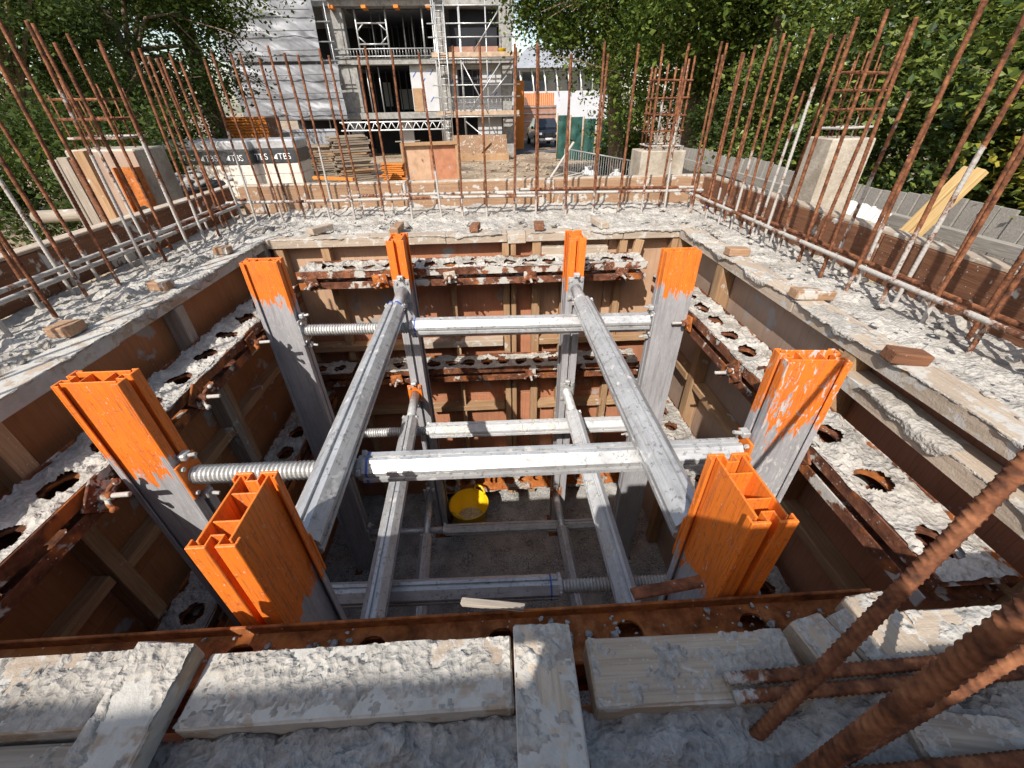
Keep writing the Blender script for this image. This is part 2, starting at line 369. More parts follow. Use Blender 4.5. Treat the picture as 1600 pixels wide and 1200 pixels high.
def frame(p0, p1, up=(0, 0, 1)):
    """matrix at the middle of p0-p1 with X along it and Z near up"""
    p0 = Vector(p0); p1 = Vector(p1); x = (p1-p0).normalized(); up = Vector(up)
    y = up.cross(x).normalized(); z = x.cross(y); c = (p0+p1)/2
    return Matrix(((x.x, y.x, z.x, c.x), (x.y, y.y, z.y, c.y), (x.z, y.z, z.z, c.z), (0, 0, 0, 1)))
_tm = {}
def timber(name, p0, p1, wd, ht, mat, parent=None, up=(0, 0, 1), ch=.0025, wob=True):
    """a board: X along its length, wd across, ht thick; slightly uneven sawn edges"""
    L = (Vector(p1)-Vector(p0)).length; key = (round(L, 3), round(wd, 4), round(ht, 4), mat, rng.randrange(2) if wob else 0)
    if key not in _tm:
        mb = MB(); vs, fs = cbox((L, wd, ht), ch)
        if wob: vs = [(x+rng.uniform(-1, 1)*.0015, y+rng.uniform(-1, 1)*.0012, z+rng.uniform(-1, 1)*.0009) for x, y, z in vs]
        _tm[key] = mb.add(vs, fs).mesh(name, mat)
    return link(name, _tm[key], parent, frame(p0, p1, up))
def grid_mesh(xs, ys, zf, mask=None):
    X, Y = np.meshgrid(xs, ys, indexing='ij'); Z = zf(X, Y); nx, ny = X.shape
    V = np.stack([X, Y, Z], -1).reshape(-1, 3); i = np.arange(nx*ny).reshape(nx, ny)
    F = np.stack([i[:-1, :-1], i[1:, :-1], i[1:, 1:], i[:-1, 1:]], -1).reshape(-1, 4)
    if mask is not None:
        xc = (X[:-1, :-1]+X[1:, 1:]).ravel()/2; yc = (Y[:-1, :-1]+Y[1:, 1:]).ravel()/2; F = F[mask(xc, yc)]
    return V, F
def np_mesh(name, V, F, mat, smooth=True):
    me = bpy.data.meshes.new(name); V = np.asarray(V, np.float32); F = np.asarray(F, np.int32); n, k = F.shape
    me.vertices.add(len(V)); me.vertices.foreach_set('co', V.ravel()); me.loops.add(n*k); me.loops.foreach_set('vertex_index', F.ravel())
    me.polygons.add(n); me.polygons.foreach_set('loop_start', np.arange(0, n*k, k, dtype=np.int32)); me.polygons.foreach_set('loop_total', np.full(n, k, np.int32))
    me.polygons.foreach_set('use_smooth', np.full(n, smooth)); me.materials.append(M[mat]); me.update(calc_edges=True); me.validate(); return me
# ================================================================== THE SETTING
def ground_z(x, y):
    d = np.clip((np.asarray(y)-6)/22., 0, 1); return -1.25-.75*d*d*(3-2*d)
def make_ground():
    ax = np.concatenate([-np.geomspace(300, 14, 14), np.arange(-13, -1.9, .55), [-1.88, -.9, 0, .8, 1.64], np.arange(2.1, 13, .55), np.geomspace(14, 300, 14)])
    ay = np.concatenate([-np.geomspace(200, 3, 10), [-1.8, -1., -.62, .5, 1.5, 2.5, 3.34], np.arange(3.9, 34, .5), np.geomspace(36, 600, 16)])
    def z(X, Y):
        far = np.clip((np.hypot(X, Y)-6)/10, 0, 1)
        return ground_z(X, Y)+(fbm(X*.9, Y*.9, 5, 4)-.5)*.16*np.where(np.abs(Y) > 60, .2, 1)
    V, F = grid_mesh(ax, ay, z, lambda x, y: ~((x > -1.88) & (x < 1.64) & (y > -.62) & (y < 3.34)))
    struct(link('ground', np_mesh('ground', V, F, 'ground')))
make_ground()
V, F = grid_mesh(np.arange(-1.36, 1.21, .02), np.arange(.15, 2.56, .02), lambda X, Y: -2.20+(fbm(X*7, Y*7, 3, 4)-.5)*.05)
struct(link('pit_floor', np_mesh('pit_floor', V, F, 'concrete_floor')))
XL, XR, YN, YF = -1.36, 1.19, .19, 2.52          # inner faces of the concrete
OXL, OXR, OYN, OYF = -1.80, 1.56, -.55, 3.25     # outer faces
# ---- the four concrete walls with their starter bars
def ribbed(L, r, pitch, nper, n, seed=0, amp=.11):
    nz = int(L/pitch*nper)+1; z = np.linspace(0, L, nz); th = np.arange(n)/n*2*np.pi
    Z, T = np.meshgrid(z, th, indexing='ij'); half = (T >= np.pi)
    ph = Z/pitch + np.where(half, .5, 0) + .9*np.sin(T)*np.where(half, 1, -1)*.5 + (T % np.pi)/np.pi*.8
    rib = np.clip(np.cos(2*np.pi*ph)*2.6-1.0, 0, 1)*np.sin(T % np.pi)**.6
    lon = (np.abs(np.cos(T)) > .985)*.7
    rr = r*(1+amp*np.maximum(rib, lon)); bx = .0022*np.sin(Z*4.1+seed)*(Z/L); by = .002*np.sin(Z*3.3+seed*2)*(Z/L)
    V = np.stack([rr*np.cos(T)+bx, rr*np.sin(T)+by, Z], -1).reshape(-1, 3)
    i = np.arange(nz*n).reshape(nz, n); j = np.roll(i, -1, 1)
    F = np.stack([i[:-1], j[:-1], j[1:], i[1:]], -1).reshape(-1, 4)
    # end caps as quads to the centre
    V = np.vstack([V, [[0, 0, 0], [bx[-1, 0], by[-1, 0], L]]]); a, b = nz*n, nz*n+1
    k = np.arange(0, n, 2)
    F = np.vstack([F, np.stack([i[0][k], np.full(len(k), a), i[0][(k+2) % n], i[0][k+1]], -1), np.stack([i[-1][k], i[-1][k+1], i[-1][(k+2) % n], np.full(len(k), b)], -1)])
    return V, F
BARS = {}
for s in range(3):
    for nm in ('rebar_steel', 'rebar_cemented', 'rebar_dark'):
        V, F = ribbed(.93, .0067, .012, 4, 8, s, .17); BARS[nm, s] = np_mesh('starter_bar', V, F, nm)
def bar_mw(x, y, z, lx=0, ly=0, rz=None):
    return Matrix.Translation((x, y, z)) @ Matrix.Rotation(lx, 4, 'Y') @ Matrix.Rotation(-ly, 4, 'X') @ Matrix.Rotation(rng.uniform(0, 6.28) if rz is None else rz, 4, 'Z')
def starter(parent, x, y, top=.86, mat=None, lx=None, ly=None):
    mat = mat or rng.choices(['rebar_steel', 'rebar_cemented', 'rebar_dark'], [.6, .25, .15])[0]
    z0 = top-.93+rng.uniform(-.03, .03)
    return link('starter_bar', BARS[mat, rng.randrange(3)], parent,
                bar_mw(x, y, z0, rng.gauss(0, .017) if lx is None else lx, rng.gauss(0, .017) if ly is None else ly))
def wall_mass(name, parent, x0, x1, y0, y1, step, zf, mat='concrete'):
    gx = np.linspace(x0, x1, max(2, int((x1-x0)/step))); gy = np.linspace(y0, y1, max(2, int((y1-y0)/step)))
    gx = np.concatenate([[x0], gx, [x1]]); gy = np.concatenate([[y0], gy, [y1]])
    def zs(X, Y):        # the rim turns down to meet the wall faces
        Z = zf(X, Y); Z[0] = Z[-1] = -.08; Z[:, 0] = Z[:, -1] = -.08; return Z
    V, F = grid_mesh(gx, gy, zs)
    mb = MB().b(x0+.002, x1-.002, y0+.002, y1-.002, -2.45, -.075); k = len(V)
    V = np.vstack([V, np.array(mb.v)]); F = np.vstack([F, np.array(mb.f)+k])
    return link(name, np_mesh(name, V, F, mat), parent)
def rough(X, Y, s, base=-.03, a=.03, b=.035, sc=11):
    n = fbm(X*sc, Y*sc, s, 5, .55); l = np.clip(fbm(X*26, Y*26, s+9, 3)-.52, 0, 1)
    rd = 1-np.abs(2*fbm(X*30+n*2, Y*30, s+21, 3, .6)-1)*2.2; pk = np.clip(vn(X*75, Y*75, s+33)-.45, 0, 1)
    return base+(n-.5)*a*2+l*b*2+np.clip(rd, 0, 1)*.0035+pk*.011*np.clip((n-.47)*6, .05, 1)
def tie_bar(parent, p0, p1, mat='tie_bar_cemented', r=.0085):
    p0 = Vector(p0); p1 = Vector(p1); L = (p1-p0).length
    V, F = ribbed(L, r, .012, 3, 8, rng.random()*6)
    q = (p1-p0).to_track_quat('Z', 'X').to_matrix().to_4x4()
    return link('tie_bar', np_mesh('tie_bar', V, F, mat), parent, Matrix.Translation(p0) @ q)
def left_top(X, Y):
    z = rough(X, Y, 11, -.025, .018, .015)
    return z+np.clip((X+1.56)/.12, 0, 1)*np.clip(fbm(X*13, Y*7, 51, 4)-.46, 0, 1)*.15
wl = thing('concrete_wall', 'rough concrete wall left of the pit with starter bars and a shaded inner face', 'wall', (-1.58, 1.35, -1.2), 'concrete walls of the pit')
wall_mass('concrete_mass', wl, OXL, XL, OYN, OYF, .0075, left_top)
y = .14
while y < 3.0:
    starter(wl, -1.61+rng.gauss(0, .012), y+rng.gauss(0, .012), .85, lx=rng.gauss(-.01, .02))
    starter(wl, -1.735+rng.gauss(0, .01), y+.085+rng.gauss(0, .014), .87)
    y += .165
tie_bar(wl, (-1.625, .3, .085), (-1.625, 3.1, .088)); tie_bar(wl, (-1.70, .3, .092), (-1.70, 3.12, .095)); tie_bar(wl, (-1.655, 2.2, .10), (-1.65, 3.1, .10), 'rebar_steel')
wr = thing('concrete_wall', 'sunlit rough concrete wall right of the pit with starter bars', 'wall', (1.37, 1.35, -1.2), 'concrete walls of the pit')
wall_mass('concrete_mass', wr, XR, OXR, OYN, OYF, .0075, lambda X, Y: rough(X, Y, 23, -.02, .013, .018))
y = .52
while y < 3.0:
    starter(wr, 1.385+rng.gauss(0, .012), y+rng.gauss(0, .012), .84)
    if y > .7: starter(wr, 1.475+rng.gauss(0, .012), y+.06+rng.gauss(0, .02), rng.choice([.86, .86, .84, .62]))
    y += .158
tie_bar(wr, (1.362, .45, .085), (1.362, 3.15, .09)); tie_bar(wr, (1.452, .7, .075), (1.452, 3.1, .08), 'rebar_steel')
wb = thing('concrete_wall', 'sunlit rough concrete wall at the far end of the pit with starter bars', 'wall', (-.09, 2.9, -1.2), 'concrete walls of the pit')
wall_mass('concrete_mass', wb, XL, XR, YF, OYF, .0075, lambda X, Y: rough(X, Y, 31, -.022, .016, .022)+np.clip((Y-3.1)/.15, 0, 1)*.02)
for x in (-1.56, -1.40, -1.23, -1.08, -.905, -.71, -.527, -.33, -.19, -.03, .152, .308, .505, .69, .873, 1.04, 1.20, 1.37):
    starter(wb, x+rng.gauss(0, .006), 2.965+rng.gauss(0, .012), .865, rng.choice(['rebar_cemented', 'rebar_steel', 'rebar_steel']))
    if rng.random() < .85: starter(wb, x+.035+rng.gauss(0, .025), 3.09+rng.gauss(0, .01), .875)
tie_bar(wb, (-1.72, 2.99, .10), (.35, 2.985, .10)); tie_bar(wb, (.05, 2.995, .118), (1.45, 2.99, .105)); tie_bar(wb, (-1.0, 3.065, .112), (1.42, 3.07, .115))
tie_bar(wb, (.2, 3.06, .128), (1.3, 3.05, .122), 'rebar_steel')
wn = thing('concrete_wall', 'shaded pitted concrete wall in the foreground with thick ribbed starter bars', 'wall', (-.09, -.18, -1.2), 'concrete walls of the pit')
def near_top(X, Y):
    z = rough(X, Y, 43, -.030, .010, .012, 9)+(fbm(X*60, Y*60, 71, 3)-.5)*.008
    lump = np.clip(1-(X-.05)/.25, 0, 1); z = z+lump*np.clip(fbm(X*22, Y*22, 77, 4)-.45, 0, 1)*.055
    gx, gy = X*34+fbm(X*20, Y*20, 5)*1.3, Y*40+fbm(X*20, Y*20, 6)*1.3      # elongated air pits on the smoother right part
    c = vn(gx, gy, 91); z = z-np.clip(c-.70, 0, .2)*.10*np.clip((X-.0)/.15, 0, 1)
    return z
wall_mass('concrete_mass', wn, XL, XR, OYN, YN+.004, .0062, near_top, 'concrete_pitted')
def big_bar(p0, p1, r, mat='rebar_dark'):
    p0 = Vector(p0); p1 = Vector(p1); V, F = ribbed((p1-p0).length, r, .0082, 8, 18, 1.7, .2)
    return link('starter_bar', np_mesh('starter_bar', V, F, mat), wn, Matrix.Translation(p0) @ (p1-p0).to_track_quat('Z', 'X').to_matrix().to_4x4() @ Matrix.Rotation(.9, 4, 'Z'))
big_bar((.275, .152, -.06), (.275+.17*2.1, .152+.078*2.1, -.05+.37*2.1), .0072)
big_bar((.240, .0925, -.06), (.2945, .1035, .42), .0072)
big_bar((.375, .131, -.02), (.60, .185, .28), .0058)
big_bar((.263, .112, -.004), (.93, .118, .012), .0075)
big_bar((.266, .2045, .012), (.72, .2075, .014), .0068)
big_bar((.268, .186, .0115), (.64, .189, .014), .0068)
# ---- outer kicker planks
g_ = 'edge planks around the outside of the walls'
def kplank(p0, p1, h, mat, label, th=.042):
    d = (Vector(p1)-Vector(p0)); o = timber('formwork_plank', p0, p1, th, h, mat, None, (0, 0, 1), .003); return tag(o, label, 'plank', g_)
kplank((-1.76, 3.272, .066), (-.62, 3.272, .066), .175, 'timber_plank', 'tan edge plank behind the far wall, its left length')
kplank((-.617, 3.274, .067), (.47, 3.274, .067), .177, 'timber_plank', 'tan edge plank behind the far wall, its middle length')
kplank((.473, 3.271, .068), (1.60, 3.271, .068), .174, 'timber_plank', 'tan edge plank behind the far wall, its right length')
kplank((-1.822, 3.25, .065), (-1.822, 1.75, .065), .172, 'timber_rusty', 'long edge plank outside the left wall, far length')
kplank((-1.824, 1.747, .063), (-1.824, -.5, .063), .17, 'timber_rusty', 'long edge plank outside the left wall, near length')
kplank((1.583, 3.25, .068), (1.583, 1.62, .066), .176, 'timber_rusty', 'rust-stained edge plank outside the right wall, far length')
kplank((1.585, 1.617, .066), (1.585, -.5, .064), .176, 'timber_rusty', 'rust-stained edge plank outside the right wall, near length')
for (p0, p1, lb) in (((-1.835, 3.3, .158), (-1.835, -.5, .157), 'pale weathered capping batten on top of the left edge planks'),
                     ((1.60, 3.3, .162), (1.60, -.5, .16), 'pale cement-dusted capping batten on top of the right edge planks'),
                     ((-1.74, 3.292, .160), (1.56, 3.292, .161), 'pale capping batten on top of the far edge planks')):
    tag(timber('capping_batten', p0, p1, .062, .014, 'timber_cemented'), lb, 'batten')
# ================================================================== FORMWORK LINING THE PIT
def lip(parent, p0, p1, n, back, seed, hang=.05, thr=.36, mat='concrete', step=.007, thick=.011):
    """dried concrete lying on a rail and dripping over its pit-side edge"""
    p0 = Vector(p0); p1 = Vector(p1); L = (p1-p0).length; X = (p1-p0)/L; Y = Vector(n); nu = int(L/step)+1; u = np.linspace(0, L, nu)
    cov = fbm(u*6, u*0+seed, seed, 4); t = np.clip((cov-thr)*4, 0, 1)
    prof = [];  K = 9
    for k in range(K):
        s = k/(K-1); y = -back*(1-s); e = np.clip(s/.2, 0, 1)
        zz = thick*np.clip(fbm(u*28, np.full(nu, y*28.), seed+3, 4)-.38, -.3, 1)*2.2*t*e+(.002 if k else -.004)-.006*(1-t)
        prof.append((np.full(nu, y)+(fbm(u*40, u*0+k, seed+5, 2)-.5)*.008, zz))
    h = hang*np.clip(fbm(u*16, u*0+3.3, seed+7, 4)-.25, .04, 1)*t*1.5
    for s in (.2, .5, .8, 1.):
        ou = .004+.016*np.clip(fbm(u*30, np.full(nu, s*4), seed+8, 3)-.2, 0, 1)*t*(1-s*.45)
        prof.append((ou*np.where(t > .02, 1, -.6), -h*s+.002))
    prof.append((np.full(nu, -.003), -h*.95))
    V = []
    for yy, zz in prof:
        V.append(np.outer(u, X)+np.outer(yy, Y)+np.array(p0)+np.outer(zz, (0, 0, 1)))
    V = np.stack(V, 1); nk = V.shape[1]; i = np.arange(nu*nk).reshape(nu, nk)
    F = np.stack([i[:-1, :-1], i[1:, :-1], i[1:, 1:], i[:-1, 1:]], -1).reshape(-1, 4)
    return stuff(link('concrete_spill', np_mesh('concrete_spill', V.reshape(-1, 3), F, mat), parent))
# far side
fb = thing('shutter', 'sunlit red plywood shutter with timber studs lining the far side of the pit', 'shutter', (-.09, 2.5, -2.17), 'shutters lining the pit')
def ply(parent, x0, x1, y0, y1, z0, z1, mat): return MB().box((0, 0, 0), (abs(x1-x0), abs(y1-y0), abs(z1-z0)), None, .0015).build('plywood', mat, parent, Matrix.Translation(((x0+x1)/2, (y0+y1)/2, (z0+z1)/2)))
def rail(parent, p0, p1, w_, h_, mat, name='rail', up=(0, 0, 1)): return timber(name, p0, p1, w_, h_, mat, parent, up)
xs = [-1.33, -.955, -.55, .085, .262, .70, 1.165]
for zz0, zz1, k in ((-.62, -.05, 0), (-1.16, -.623, 1), (-2.19, -1.163, 2)):
    for i in range(6):
        mt = 'plywood_pale' if (k == 0 and i in (0, 1, 4, 5)) else 'plywood_red'
        ply(fb, xs[i]+.002, xs[i+1]-.002, 2.497, 2.515, zz0, zz1, mt)
for x, wd in ((-1.21, .05), (-.955, .045), (-.55, .05), (-.25, .03), (.075, .04), (.118, .03), (.262, .05), (.44, .04), (.78, .045), (1.09, .05)):
    top = -.052 if x not in (-.25, .44) else -.30
    rail(fb, (x, 2.462, -2.17), (x+rng.gauss(0, .004), 2.462, top), wd, .066, 'timber', 'stud', (0, -1, 0))
rail(fb, (.83, 2.43, -.30), (.865, 2.43, -.055), .05, .03, 'timber', 'brace', (0, -1, 0))
for x0, x1, z in ((.29, .68, -.105), (-.52, .05, -.70), (.29, 1.06, -.70), (-1.18, -.58, -.70), (-.50, .05, -1.23), (.29, .76, -1.23), (-1.18, -.58, -1.23), (.80, 1.07, -1.23), (-.5, .05, -1.72), (.29, .76, -1.72)):
    rail(fb, (x0, 2.455, z), (x1, 2.455, z+rng.gauss(0, .004)), .075, .042, 'timber_cemented' if z > -.2 or rng.random() < .3 else 'timber', 'noggin')
for x0, x1, mt in ((-1.27, -.26, 'timber_cemented'), (-.258, .09, 'timber_cemented'), (.20, .76, 'timber_cemented'), (.762, 1.09, 'timber_cemented')):
    rail(fb, (x0, 2.468, -.026), (x1, 2.468, -.024), .10, .048, mt, 'top_plate')
rail(fb, (.092, 2.472, -.034), (.198, 2.472, -.032), .10, .05, 'timber_cemented', 'top_plate')
lip(fb, (-1.27, 2.418, -.002), (.06, 2.418, -.002), (0, -1, 0), .09, 3, .035, .40); lip(fb, (.22, 2.418, -.001), (1.09, 2.418, -.001), (0, -1, 0), .09, 8, .03, .38)
# left side
fl = thing('shutter', 'dark shaded plywood shutter with timber studs lining the left side of the pit', 'shutter', (-1.33, 1.35, -2.17), 'shutters lining the pit')
ys = [.2, .84, 1.62, 2.49]
for zz0, zz1 in ((-.80, -.05), (-1.50, -.803), (-2.19, -1.503)):
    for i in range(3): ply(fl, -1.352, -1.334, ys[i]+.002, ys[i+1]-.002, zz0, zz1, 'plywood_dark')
for yy, wd, top in ((.42, .045, -.05), (.86, .05, -.05), (1.15, .045, -.36), (1.62, .05, -.05), (1.66, .04, -.40), (2.28, .045, -.05), (2.43, .05, -.05)):
    rail(fl, (-1.30, yy, -2.17), (-1.30, yy+rng.gauss(0, .004), top), wd, .066, 'timber_grey' if rng.random() < .5 else 'timber', 'stud', (1, 0, 0))
for y0, y1, z in ((.45, .83, -.66), (.89, 1.6, -.68), (1.69, 2.4, -.66), (.45, .83, -1.3), (.89, 1.6, -1.32)):
    rail(fl, (-1.305, y0, z), (-1.305, y1, z), .06, .042, 'timber', 'noggin')
rail(fl, (-1.322, -.1, -.026), (-1.322, 1.30, -.025), .11, .05, 'timber_crusted', 'top_plate'); rail(fl, (-1.322, 1.303, -.024), (-1.318, 2.516, -.026), .10, .05, 'timber_crusted', 'top_plate')
lip(fl, (-1.268, .2, -.001), (-1.268, 2.42, -.001), (1, 0, 0), .10, 5, .055, .30)
# right side
fr = thing('shutter', 'half sunlit plywood shutter with timber studs lining the right side of the pit', 'shutter', (1.17, 1.35, -2.17), 'shutters lining the pit')
ys = [.2, 1.09, 1.89, 2.49]
for zz0, zz1 in ((-.80, -.05), (-1.50, -.803), (-2.19, -1.503)):
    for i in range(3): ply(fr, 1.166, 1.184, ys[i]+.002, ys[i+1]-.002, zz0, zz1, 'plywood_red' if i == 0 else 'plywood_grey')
for yy, wd, top in ((.45, .045, -.3), (1.07, .05, -.02), (1.10, .03, -.06), (1.90, .05, -.03), (1.93, .03, -.05), (2.43, .05, -.05)):
    rail(fr, (1.13, yy, -2.17), (1.13, yy+rng.gauss(0, .004), top), wd, .07, 'timber', 'stud', (-1, 0, 0))
rail(fr, (1.118, 1.04, -.125), (1.105, .32, -.13), .088, .05, 'timber_cemented', 'rail')
lip(fr, (1.072, .95, -.098), (1.062, .40, -.104), (-1, 0, 0), .06, 14, .06, .38)
for y0, y1, z in ((1.14, 1.86, -.72), (1.96, 2.4, -.72), (.48, 1.04, -.72), (1.14, 1.86, -1.35)):
    rail(fr, (1.13, y0, z), (1.13, y1, z), .07, .042, 'timber', 'noggin')
rail(fr, (1.142, 2.516, -.026), (1.142, 1.36, -.024), .10, .05, 'timber_cemented', 'top_plate'); rail(fr, (1.144, 1.357, -.025), (1.14, .30, -.024), .102, .05, 'timber_cemented', 'top_plate')
lip(fr, (1.090, 2.42, -.001), (1.088, .30, -.001), (-1, 0, 0), .09, 6, .05, .40)
# near side: shutter under the camera (top plates and planks are laid below)
fn = thing('shutter', 'plywood shutter under the foreground planks on the near side of the pit', 'shutter', (-.09, .22, -2.17), 'shutters lining the pit')
for zz0, zz1 in ((-.80, -.06), (-2.19, -.803)):
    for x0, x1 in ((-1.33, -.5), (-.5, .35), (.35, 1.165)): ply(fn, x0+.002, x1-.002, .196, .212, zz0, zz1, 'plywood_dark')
for x in (-1.1, -.6, -.1, .4, .9): rail(fn, (x, .245, -2.17), (x, .245, -.062), .045, .06, 'timber', 'stud', (0, 1, 0))
# ================================================================== WALERS
def waler(label, a, b, n, holes=True, depth=.17, fill=.72, seed=1, step=.0045, H=.10, mat='rust', fillmat='concrete', pitch=.125, hole=.030):
    """twin-channel steel waler: a-b runs along the wall side, n points into the pit, z is its top"""
    a = Vector(a); b = Vector(b); L = (b-a).length; X = (b-a)/L; Y = Vector(n); Z = X.cross(Y)
    if Z.z < 0 and abs(Z.z) > .1: a, b = b, a; X = -X; Z = -Z
    mw = Matrix(((X.x, Y.x, Z.x, a.x), (X.y, Y.y, Z.y, a.y), (X.z, Y.z, Z.z, a.z), (0, 0, 0, 1)))
    t = thing('waler', label, 'waler', a, 'perforated steel walers')
    d = depth; q = .005
    for (z0, z1) in ((-.040, 0), (-H, -H+.038)):
        for (y0, y1) in ((d-q, d), (0, q)):
            MB().b(0, L, y0, y1, z0, z1, .0012).build('flange', mat, t, mw)
    hc = [(x, .052 if not i % 2 else d*.60) for i, x in enumerate(np.arange(.09, L-.06, pitch))]
    hc = [(x, d*.56) for x, _ in hc]
    def plate(z0, nm):
        mb = MB(); e = [0]+[(hc[i][0]+hc[i+1][0])/2 for i in range(len(hc)-1)]+[L] if hc else [0, L]
        for i, (cx, cy) in enumerate(hc):
            x0, x1, y0, y1 = e[i], e[i+1], q, d-q; N = 16; o = []; inn = []
            for k in range(N):
                an = 2*math.pi*(k+.5)/N; cs, sn = math.cos(an), math.sin(an); inn.append((cx+hole*1.15*cs, cy+hole*sn))
                tx = ((x1 if cs > 0 else x0)-cx)/cs; ty = ((y1 if sn > 0 else y0)-cy)/sn; tt = min(tx, ty); o.append((cx+tt*cs, cy+tt*sn))
            vs = [(x, y, z0) for x, y in o]+[(x, y, z0) for x, y in inn]+[(x, y, z0-.006) for x, y in inn]
            fs = [(k, (k+1) % N, N+(k+1) % N, N+k) for k in range(N)]+[(N+k, N+(k+1) % N, 2*N+(k+1) % N, 2*N+k) for k in range(N)]
            mb.add(vs, fs)
            cn = [(x0, y0), (x1, y0), (x1, y1), (x0, y1)]
            for c in cn:
                nb = sorted(range(N), key=lambda k: (o[k][0]-c[0])**2+(o[k][1]-c[1])**2)[:2]; mb.add([(*c, z0), (*o[nb[0]], z0), (*o[nb[1]], z0)], [(0, 1, 2)])
        return mb.build(nm, mat, t, mw)
    plate(-.020, 'web'); plate(-H+.020, 'web')
    for x in np.arange(.03, L, .5): MB().b(x, x+.02, .02, d-.02, -H+.0385, -.0405).build('spacer', mat, t, mw)
    if fill > 0:
        xs_ = np.arange(.004, L-.004, step); ys_ = np.linspace(q, d-q, max(4, int(d/step)))
        def zf(X_, Y_):
            n1 = fbm(X_*20, Y_*20, seed, 4); n2 = np.clip(fbm(X_*55, Y_*55, seed+4, 3)-.4, 0, 1)
            return -.016+n1*.016+n2*.030*np.clip((n1-.35)*4, 0, 1)+np.clip(vn(X_*95, Y_*95, seed+8)-.4, 0, 1)*.012*np.clip((n1-.3)*4, 0, 1)
        def mk(x, y):
            k = fbm(x*9, y*9, seed+2, 3) < fill
            wob = hole*(1.12+.5*(fbm(x*28, y*28, seed+6, 2)-.5))
            for cx, cy in hc: k &= ((x-cx)/1.15)**2+(y-cy)**2 > wob**2
            return k
        V, F = grid_mesh(xs_, ys_, zf, mk)
        stuff(link('concrete_fill', np_mesh('concrete_fill', V, F, fillmat), t, mw))
        lip(t, mw @ Vector((.01, d-.002, 0)), mw @ Vector((L-.01, d-.002, 0)), Y, .012, seed+3, .016, .47, fillmat, .01, .008)
    return t
waler('upper rusty waler on the far wall topped with white concrete', (.86, 2.42, -.125), (-1.06, 2.42, -.125), (0, -1, 0), seed=4, depth=.19, mat='rust_crusted', pitch=.112)
waler('middle rusty waler on the far wall with a row of dark holes', (.92, 2.42, -.775), (-.86, 2.42, -.775), (0, -1, 0), seed=9, depth=.18, pitch=.112)
waler('short dark waler end in the far left corner of the pit, middle level', (-.92, 2.42, -.79), (-1.2, 2.42, -.79), (0, -1, 0), seed=12, depth=.16)
waler('bottom orange-rusted waler standing on edge at the foot of the far wall', (.98, 2.40, -1.82), (-.62, 2.36, -1.82), (0, -.25, -1), seed=15, depth=.20, fill=.5, mat='rust_orange', pitch=.118, hole=.034)
waler('upper waler along the left wall under grey concrete', (-1.262, .30, -.20), (-1.262, 2.26, -.20), (1, 0, 0), seed=21, depth=.185, pitch=.17, hole=.036, fill=.95)
waler('middle waler along the left wall, deep in the shade', (-1.262, .30, -.93), (-1.262, 2.30, -.93), (1, 0, 0), seed=27, depth=.185, pitch=.17, hole=.036)
waler('upper waler on the right wall, far length with white concrete and holes', (1.095, 2.28, -.215), (1.10, 1.16, -.22), (-1, 0, 0), seed=33, depth=.175, pitch=.14, fill=.92)
waler('upper waler on the right wall, near length with elongated holes', (1.085, 1.10, -.225), (1.075, .43, -.225), (-1, 0, 0), seed=39, depth=.18, pitch=.19, hole=.036, fill=.80, mat='rust_crusted')
waler('middle waler on the right wall, sunlit white top with three holes', (1.095, 2.34, -.95), (1.095, 1.15, -.95), (-1, 0, 0), seed=45, depth=.18, pitch=.14)
waler('middle waler on the right wall, near shaded length', (1.095, 1.10, -.95), (1.095, .32, -.95), (-1, 0, 0), seed=47, depth=.18, pitch=.14)
waler('long orange-rusted waler along the near wall behind the foreground planks', (-1.15, .275, -.10), (.63, .275, -.10), (0, 1, 0), seed=51, depth=.088, fill=0, mat='rust_clean', pitch=.21, hole=.02, step=.005)
# ---- tie plates with wing nuts
def tie_plate(label, c, n, roll, size=.07, mat='rust_crusted', rodm='rebar_cemented'):
    c = Vector(c); n = Vector(n); up = Vector((0, 0, 1)); x = up.cross(n).normalized(); mw = Matrix(((x.x, 0, n.x, c.x), (x.y, 0, n.y, c.y), (x.z, 1, n.z, c.z), (0, 0, 0, 1)))
    mw = mw @ Matrix.Rotation(R(roll), 4, 'Z'); t = thing('tie_plate', label, 'tie plate', c, 'tie plates with wing nuts on the walers')
    h = size/2; mb = MB().box((0, 0, .004), (size, size, .008), None, .0015)
    for k in range(4):
        a = k*math.pi/2; ca, sa = math.cos(a), math.sin(a); mb.add([(h*.85*(ca-sa), h*.85*(ca+sa), .008), (h*.25*ca+.004*sa, h*.25*sa-.004*ca, .018), (h*.25*ca-.004*sa, h*.25*sa+.004*ca, .008), (h*.9*ca, h*.9*sa, .008)], [(0, 1, 2), (0, 1, 3)])
    mb.build('plate', mat, t, mw)
    V, F = ribbed(.075, .0065, .008, 4, 10, 1, .14); link('tie_rod', np_mesh('tie_rod', V, F, rodm), t, mw @ Matrix.Translation((0, 0, .006)))
    mb = MB().lathe([(.0, .009), (.018, .009), (.0185, .014), (.013, .02), (.0125, .034), (.008, .036), (0, .036)], 12)
    for s in (-1, 1):
        mb.path([(s*.008, 0, .022), (s*.022, .003*s, .026), (s*.034, .004*s, .038)], [.007, .0065, .006], 6)
        mb.lathe([(0, -.007), (.0085, -.005), (.010, 0), (.0085, .005), (0, .007)], 8, (s*.036, .004*s, .042))
    mb.build('wing_nut', 'rust_crusted', t, mw, True); return t
tie_plate('rusty tie plate on the upper far waler, left of the left far post', (-.615, 2.222, -.185), (0, -1, 0), 5, .078, 'rust_orange')
tie_plate('pale tie plate on the upper far waler, right of the left far post', (-.235, 2.222, -.175), (0, -1, 0), 8, .066, 'concrete_column')
tie_plate('rusty tie plate at the middle of the upper far waler', (.205, 2.222, -.19), (0, -1, 0), 0, .07, 'rust')
